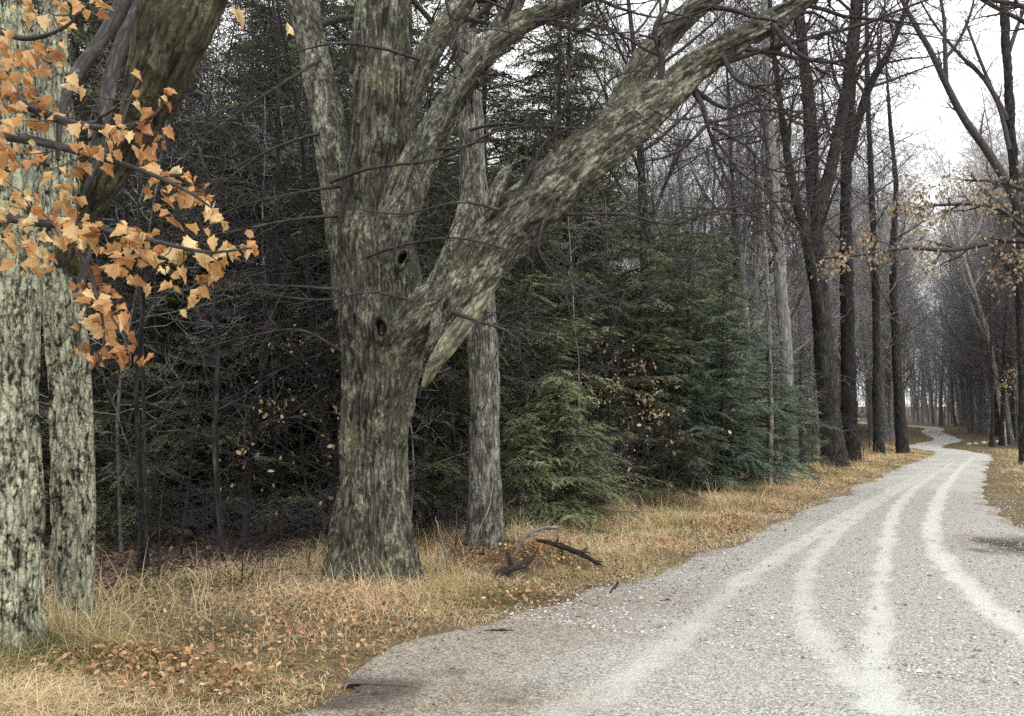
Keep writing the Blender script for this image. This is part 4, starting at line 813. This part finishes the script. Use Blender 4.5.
def pebble(name, m_, loc, sz, seed, label, cat, group=None):
    r_ = np.random.default_rng(seed); th = np.linspace(0, math.pi, 9)[1:-1]; ph = np.arange(12) / 12 * 6.283
    V = np.stack([np.outer(np.sin(th), np.cos(ph)), np.outer(np.sin(th), np.sin(ph)), np.outer(np.cos(th), np.ones(12))], -1).reshape(-1, 3)
    V = np.vstack([V, [[0, 0, 1], [0, 0, -1]]]); V = V * (1 + .35 * fbm(V * 1.3 + seed, 3, seed))[:, None] * np.array(sz)
    i = np.arange(6)[:, None] * 12; j = np.arange(12)[None]; j2 = (j + 1) % 12
    mb = MB(); mb.add(V, [np.stack([i + j, i + 12 + j, i + 12 + j2, i + j2], -1).reshape(-1, 4), np.array([[84, k, (k + 1) % 12] for k in range(12)]), np.array([[85, 72 + (k + 1) % 12, 72 + k] for k in range(12)])])
    o = mb.build(name, M[m_]); o.location = loc; return tag(o, label, cat, group)
for k, (px, py, w_, lab) in enumerate([(969, 445.5, .13, 'white rock leftmost in the row under dark trunks past the bend'), (976, 445, .13, 'small white rock second in the row past the bend'),
        (984, 444, .16, 'broad white rock, largest in the row past the bend'), (990, 443.5, .12, 'tiny white rock right of the broad one past the bend'), (998, 443.5, .15, 'white rock rightmost of the row by the pale birch')]):
    g_ = gpix(px, py); pebble('white_rock', 'stone', (g_[0], g_[1], gz1(*g_) + .03), (w_, w_, w_ * .75), k + 3, lab, 'rock', 'white rocks past the bend')

# ------------------------------------------------------------------ fallen wood
def stick(name, label, pts, m_, sides=7, group=None, cat='stick', twigs=None, lift=0.):
    """pts rows px,py (on the ground), height above ground in m, radius in m"""
    q = []
    for px, py, h, r_ in pts:
        g_ = gpix(px, py); q.append([g_[0], g_[1], max(gz1(*g_), rise(g_[1]) if name == 'stick' else -9) + h + r_, r_])
    q = np.array(q); Q = catmull(q, 6); base = Q[0, :3].copy(); mb = MB(); n = len(Q)
    Rr = Q[:, 3] * (1 + .25 * fbm(Q[:, :3] * 9, 2, 5)); Rr[0] *= .6; Rr[-1] *= .5
    mb.tube(Q[:, :3] + np.random.default_rng(n).normal(0, .003, (n, 3)), Rr, sides)
    if twigs: branch(mb, rng, Q[:, :3], Rr, 0, twigs, .0025)
    o = mb.build(name, M[m_], None, base); o.location = base; return tag(o, label, cat, group)
TWS = [(6, 30, 70, .12, .4, .15, .25, .15, 4, 4, .5), (2, 30, 60, .06, .16, .2, .25, 0, 3, 3, .7)]
c_ = gpix(514, 578); base = np.array([c_[0], c_[1], gz1(*c_)]); mb = MB(); dl = c_[1]
def pr(px, py, h):
    g_ = gpix(px, py); p_ = np.array([g_[0], g_[1], gz1(*g_) + h]); v_ = p_ - [0, 0, EYE]; zc = v_[1] * math.cos(PITCH) + v_[2] * math.sin(PITCH)
    return (W / 2 + FPX * v_[0] / zc, H / 2 - FPX * (v_[2] * math.cos(PITCH) - v_[1] * math.sin(PITCH)) / zc, p_[1])
thick_tube(mb, [(*pr(492, 583, .03), 1.0), (*pr(498, 582, .05), 2.8), (*pr(507, 580, .07), 3.9), (*pr(518, 577, .08), 3.4), (*pr(526, 574, .10), 4.0), (*pr(534, 571, .13), 2.7), (*pr(540, 569, .22), 1.0)], 40, .008, .02, 83, False, 4.5)
thick_tube(mb, [(*pr(512, 578, .10), 2.4), (*pr(509, 575, .17), 1.8), (*pr(505, 574, .22), .5)], 16, .008, .01, 85)
o = mb.build('fallen_log', M['dead_wood'], None, base); o.location = base; tag(o, 'short dark rotten log lying in the verge grass', 'log')
stick('fallen_branch', 'dark forked fallen branch on the verge beside the rotten log', [(536, 563, .2, .016), (556, 567, .17, .028), (575, 570, .13, .032), (602, 576, .08, .018)], 'dead_wood', 7, cat='branch', twigs=TWS)
stick('fallen_branch', 'pale grey bent dead branch rising behind the rotten log', [(514, 566, .05, .014), (523, 566, .24, .018), (538, 566, .34, .019), (562, 566, .38, .012)], 'grey_wood', 6, cat='branch', twigs=TWS)
stick('dead_stem', 'pale crooked dead stem standing in the grass right of the huge maple', [(447, 582, 0, .012), (446, 582, .22, .011), (440, 582, .4, .01), (435, 582, .62, .006)], 'grey_wood', 6, cat='stem')
stick('dead_stem', 'thin pale dead stem leaning against the foot of the pale grey trunk', [(472, 562, 0, .01), (478, 562, .28, .009), (489, 560, .55, .009), (494, 558, .95, .005)], 'grey_wood', 6, cat='stem', twigs=TWS)
for pts, lab in (([(483, 633, 0, .01), (500, 634, .01, .014), (523, 633, 0, .008)], 'thick dark stick at the left road edge nearest the grass'),
                 ([(510, 647, 0, .006), (530, 646, .004, .009), (556, 645, 0, .006)], 'long thin dark stick lying on gravel below the thick one'),
                 ([(652, 606, 0, .008), (666, 604, .012, .014), (680, 605, 0, .008)], 'short dark stick uppermost on the gravel right of the verge'),
                 ([(651, 625, 0, .006), (666, 626, .003, .010), (682, 625, 0, .006)], 'short dark stick on the gravel midway across the left lane'),
                 ([(608, 597, 0, .008), (613, 593, .02, .013), (619, 588, .05, .01)], 'short dark stick tilted up at the grass edge'),
                 ([(428, 674, 0, .005), (450, 672, .003, .008), (476, 675, 0, .005)], 'dark twig at the rim of the muddy road corner'),
                 ([(345, 703, 0, .005), (372, 698, .003, .009), (405, 699, 0, .006)], 'dark twig lying in the muddy road corner'),
                 ([(535, 699, 0, .004), (545, 698, .003, .007), (552, 700, 0, .004)], 'small dark twig alone on the open gravel'),
                 ([(705, 577, 0, .006), (722, 573, .003, .010), (738, 575, 0, .006)], 'dark twig lying at the foot of the verge grass'),
                 ([(756, 552, 0, .006), (764, 550, .003, .012), (771, 551, 0, .006)], 'dark twig farthest up the gravel road')):
    stick('stick', lab, pts, 'dead_wood', 6)
for k, (px, py, w_, lab) in enumerate([(430, 655, .03, 'fist sized dark stone at the left gravel edge')]):
    g_ = gpix(px, py); pebble('stone', 'dead_wood', (g_[0], g_[1], gz1(*g_) + .02), (w_, w_, w_ * .7), 40 + k, lab, 'stone')

# ------------------------------------------------------------------ brush and weeds at the wood's edge
for k, (px, d, s_, lab) in enumerate([(246, 8.0, .5, 'dark brush with crooked stems beside the lichen trunks'), (268, 8.6, .45, 'low dark brush in the leaf litter left of the huge maple'), (312, 8.9, .5, 'dark brush crowding the left foot of the huge maple'),
        (338, 8.3, .55, 'small grey brush against the root flare of the huge maple'), (215, 9.0, .5, 'dark brush behind the lichen trunks in brown litter'), (165, 8.3, .7, 'thin brush just right of the lichen trunks'),
        (455, 9.6, .5, 'low brush between the huge maple and the pale trunk'), (505, 10.6, .55, 'low brush right of the pale trunk foot'), (575, 13.2, .8, 'dark brush below the bright young hemlock'),
        (630, 15, .9, 'dark brush under the orange leaved beech'), (672, 17, 1., 'dark brush at the wood edge before the olive hemlock'), (835, 27, 1.4, 'dark brush at the foot of the thickest black trunk'), (862, 33, 1.2, 'dark brush between the black trunks at the verge')]):
    stand('brush%d' % (k % 2), px, d, s_, 'bare_shrub', lab, 'shrub')

def blades(n, C, Hh, Wd, lean, T, seed, segs=3):
    r_ = np.random.default_rng(seed); az = r_.random(n) * 6.283; dr = np.stack([np.cos(az), np.sin(az), 0 * az], 1); sd_ = np.stack([-np.sin(az + r_.normal(0, .6, n)), np.cos(az), 0 * az], 1)
    t_ = np.linspace(0, 1, segs + 1); V = []
    for t0 in t_:
        c = C + dr * (Hh * lean * t0 ** 1.7)[:, None] + np.array([0, 0, 1]) * (Hh * (t0 - .45 * np.minimum(lean, 1.6) * t0 ** 2.2))[:, None]
        w_ = Wd * (1 - t0 ** 2 * .9); V += [c - sd_ * w_[:, None] / 2, c + sd_ * w_[:, None] / 2]
    V = np.stack(V, 1); k = 2 * (segs + 1); f = np.array([[2 * i, 2 * i + 1, 2 * i + 3, 2 * i + 2] for i in range(segs)])
    return V.reshape(-1, 3), (f[None] + (np.arange(n) * k)[:, None, None]).reshape(-1, 4), np.repeat(T, k)
rng = np.random.default_rng(5)
def along(n, d0, d1, pw, e0, e1, side=-1):
    st_ = s_cam + d0 + (d1 - d0) * rng.random(n) ** pw; x = np.interp(st_, RS, RC[:, 0]); y = np.interp(st_, RS, RC[:, 1]); h = np.interp(st_, RS, RHW)
    x2 = np.interp(st_ + .3, RS, RC[:, 0]); y2 = np.interp(st_ + .3, RS, RC[:, 1]); tn = norm(np.stack([x2 - x, y2 - y], 1))
    e = e0 + (e1 - e0) * rng.random(n); l_ = side * (h + e); return np.stack([x + tn[:, 1] * l_, y - tn[:, 0] * l_], 1), e, st_ - s_cam
gm = MB()
BARE = [(np.array(gpix(516, 576)), .42), (np.array(gpix(570, 571)), .35), (np.array(gpix(500, 562)), .55), (np.array(gpix(545, 560)), .4)]
for n, d0, d1, pw, e0, e1, sd0 in ((245000, -1.5, 48, 2.0, -.18, 4.2, -1), (6000, -1.5, 48, 1.8, .3, 3.8, -2), (14000, 6, 50, 1.2, .05, 3.2, 1)):
    side = 1 if sd0 == 1 else -1; xy, e, dst = along(n, d0, d1, pw, e0, e1, side); p = np.column_stack([xy, 0 * e])
    cl = fbm(p * 1.6, 3, 61); keep = rng.random(n) < np.clip(.75 + 1.1 * cl, .12, 1) * (1 - sstep(3.0, 4.2, e + 1.1 * fbm(p * .9, 2, 63))) * sstep(-.22, .18, e + .25 * cl)
    for c_, r_ in BARE: keep &= (np.linalg.norm(xy - c_, axis=1) > r_) | (rng.random(n) < .15)
    xy, e, cl, dst, p = xy[keep], e[keep], cl[keep], dst[keep], p[keep]; n = len(xy)
    Hh = (1.6 if sd0 == -2 else 1) * (.07 + .34 * sstep(.1, 1.5, e) * np.clip(.55 + 1.5 * fbm(p * .9, 3, 65), .15, 1.4)) * rng.uniform(.5, 1.3, n)
    T = np.clip((.75 if sd0 == -2 else .59) + .8 * fbm(p * .9, 3, 67) + rng.normal(0, .2, n), 0, 1)
    V, F, T = blades(n, np.column_stack([xy, gz(xy[:, 0], xy[:, 1]) - .01]), Hh, np.clip(.0035 + .00022 * dst, .0035, .02) * rng.uniform(.7, 1.5, n), rng.uniform(.15 if sd0 == -2 else .5, .7 if sd0 == -2 else 2.3, n), T, int(n))
    gm.add(V, F, None, T)
tag(gm.build('grass', M['grass']), 'dry straw coloured grass along both road verges', 'grass', kind='stuff')
# fallen leaves
lm = MB()
n = 70000; xy, e, dst = along(n, -1.5, 48, 1.8, -.35, 3.8); p = np.column_stack([xy, 0 * e]); cl = fbm(p * .9, 3, 71)
keep = rng.random(n) < np.clip(.27 + 2.6 * cl, .05, 1) * np.where(e < 0, .08, 1); xy, e, p = xy[keep], e[keep], p[keep]; n = len(xy); Ls = rng.uniform(.02, .052, n)
zz = np.where(e > .12, gz(xy[:, 0], xy[:, 1]) + rng.uniform(.005, .09, n), np.maximum(gz(xy[:, 0], xy[:, 1]), road_z(xy) - .05 * (e > 0)) + .008)
nv = norm(rng.normal(0, .45, (n, 3)) + np.array([0, 0, 1])); dv = np.cross(nv, rng.normal(0, 1, (n, 3)))
lm.leaves(np.column_stack([xy, zz]), norm(dv), nv, Ls, Ls * rng.uniform(.5, .9, n), np.clip(rng.normal(.5, .27, n), 0, 1), OVAL, .1)
for px, py, n, sx_, sy_ in ((500, 562, 900, .55, .5), (548, 558, 500, .4, .5), (592, 606, 420, .4, .25), (300, 640, 500, .6, .3), (420, 660, 300, .4, .25), (180, 690, 500, .8, .3), (640, 585, 350, .6, .4), (330, 612, 600, .6, .4)):
    c_ = gpix(px, py); xy = c_ + rng.normal(0, 1, (n, 2)) * [sx_, sy_]; lt_, _, hw_ = road_sd(xy); xy = xy[-lt_ - hw_ > .02]; n = len(xy); Ls = rng.uniform(.022, .058, n)
    nv = norm(rng.normal(0, .5, (n, 3)) + np.array([0, 0, 1])); dv = np.cross(nv, rng.normal(0, 1, (n, 3)))
    lm.leaves(np.column_stack([xy, gz(xy[:, 0], xy[:, 1]) + rng.uniform(.01, .13, n)]), norm(dv), nv, Ls, Ls * rng.uniform(.5, .9, n), np.clip(rng.normal(.5, .25, n), 0, 1), OVAL)
tag(lm.build('fallen_leaves', M['litter']), 'orange brown fallen leaves strewn through the verge grass', 'leaves', kind='stuff')
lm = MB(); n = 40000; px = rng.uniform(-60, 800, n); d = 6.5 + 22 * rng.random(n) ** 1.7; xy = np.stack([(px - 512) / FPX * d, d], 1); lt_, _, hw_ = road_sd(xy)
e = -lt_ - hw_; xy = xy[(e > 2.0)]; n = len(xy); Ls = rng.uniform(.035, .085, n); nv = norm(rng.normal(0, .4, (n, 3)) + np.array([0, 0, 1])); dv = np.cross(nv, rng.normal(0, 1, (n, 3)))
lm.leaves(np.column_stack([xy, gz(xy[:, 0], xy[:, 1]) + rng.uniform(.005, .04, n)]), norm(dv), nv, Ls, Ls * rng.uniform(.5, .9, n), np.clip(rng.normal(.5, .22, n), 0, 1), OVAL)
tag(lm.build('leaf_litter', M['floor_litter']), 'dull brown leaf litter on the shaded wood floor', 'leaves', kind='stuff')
# crumbs of leaf and twig along the left gravel edge
lm = MB(); n = 22000; xy, e, dst = along(n, -1.2, 30, 1.6, -1.7, .5); keep = rng.random(n) < np.exp(np.minimum(e, 0) * 1.9) * np.clip(.55 + 1.5 * fbm(np.column_stack([xy, 0 * e]) * 1.3, 3, 81), .05, 1); xy, e = xy[keep], e[keep]; n = len(xy); Ls = rng.uniform(.01, .04, n)
nv = norm(rng.normal(0, .3, (n, 3)) + np.array([0, 0, 1])); dv = np.cross(nv, rng.normal(0, 1, (n, 3)))
lm.leaves(np.column_stack([xy, np.maximum(gz(xy[:, 0], xy[:, 1]), road_z(xy)) + .008]), norm(dv), nv, Ls, Ls * rng.uniform(.15, .7, n), np.clip(rng.normal(.22, .22, n), 0, 1), OVAL)
tag(lm.build('debris', M['litter']), 'dark crumbs of leaf and twig along the left gravel edge', 'debris', kind='stuff')
# grey green weed clumps
for k, (px, py, n, hh_, lab) in enumerate([(388, 592, 260, .34, 'grey green weed clump at the right foot of the huge maple'), (352, 590, 200, .28, 'grey green weed clump at the left foot of the huge maple'), (222, 645, 200, .26, 'grey green weed clump in the grass right of the lichen trunks'),
        (40, 668, 260, .3, 'grey green weed clump at the foot of the lichen trunks'), (430, 578, 220, .36, 'pale straw tussock beside the crooked dead stem'), (622, 520, 260, .5, 'tall straw tussock at the wood edge below the beech')]):
    g_ = gpix(px, py); base = np.array([g_[0], g_[1], gz1(*g_)]); C = np.column_stack([rng.normal(0, .12, (n, 2)), np.zeros(n) - .02])
    V, F, T = blades(n, C, hh_ * rng.uniform(.5, 1.2, n), rng.uniform(.004, .007, n), rng.uniform(.2, 1.1, n), np.clip(rng.normal(.5 if k < 4 else .72, .2, n), 0, 1), 900 + k)
    mb = MB(); mb.add(V, F, None, T); o = mb.build('weed_clump' if k < 4 else 'grass_tussock', M['fern'] if k < 4 else M['grass']); o.location = base; tag(o, lab, 'weeds' if k < 4 else 'tussock')
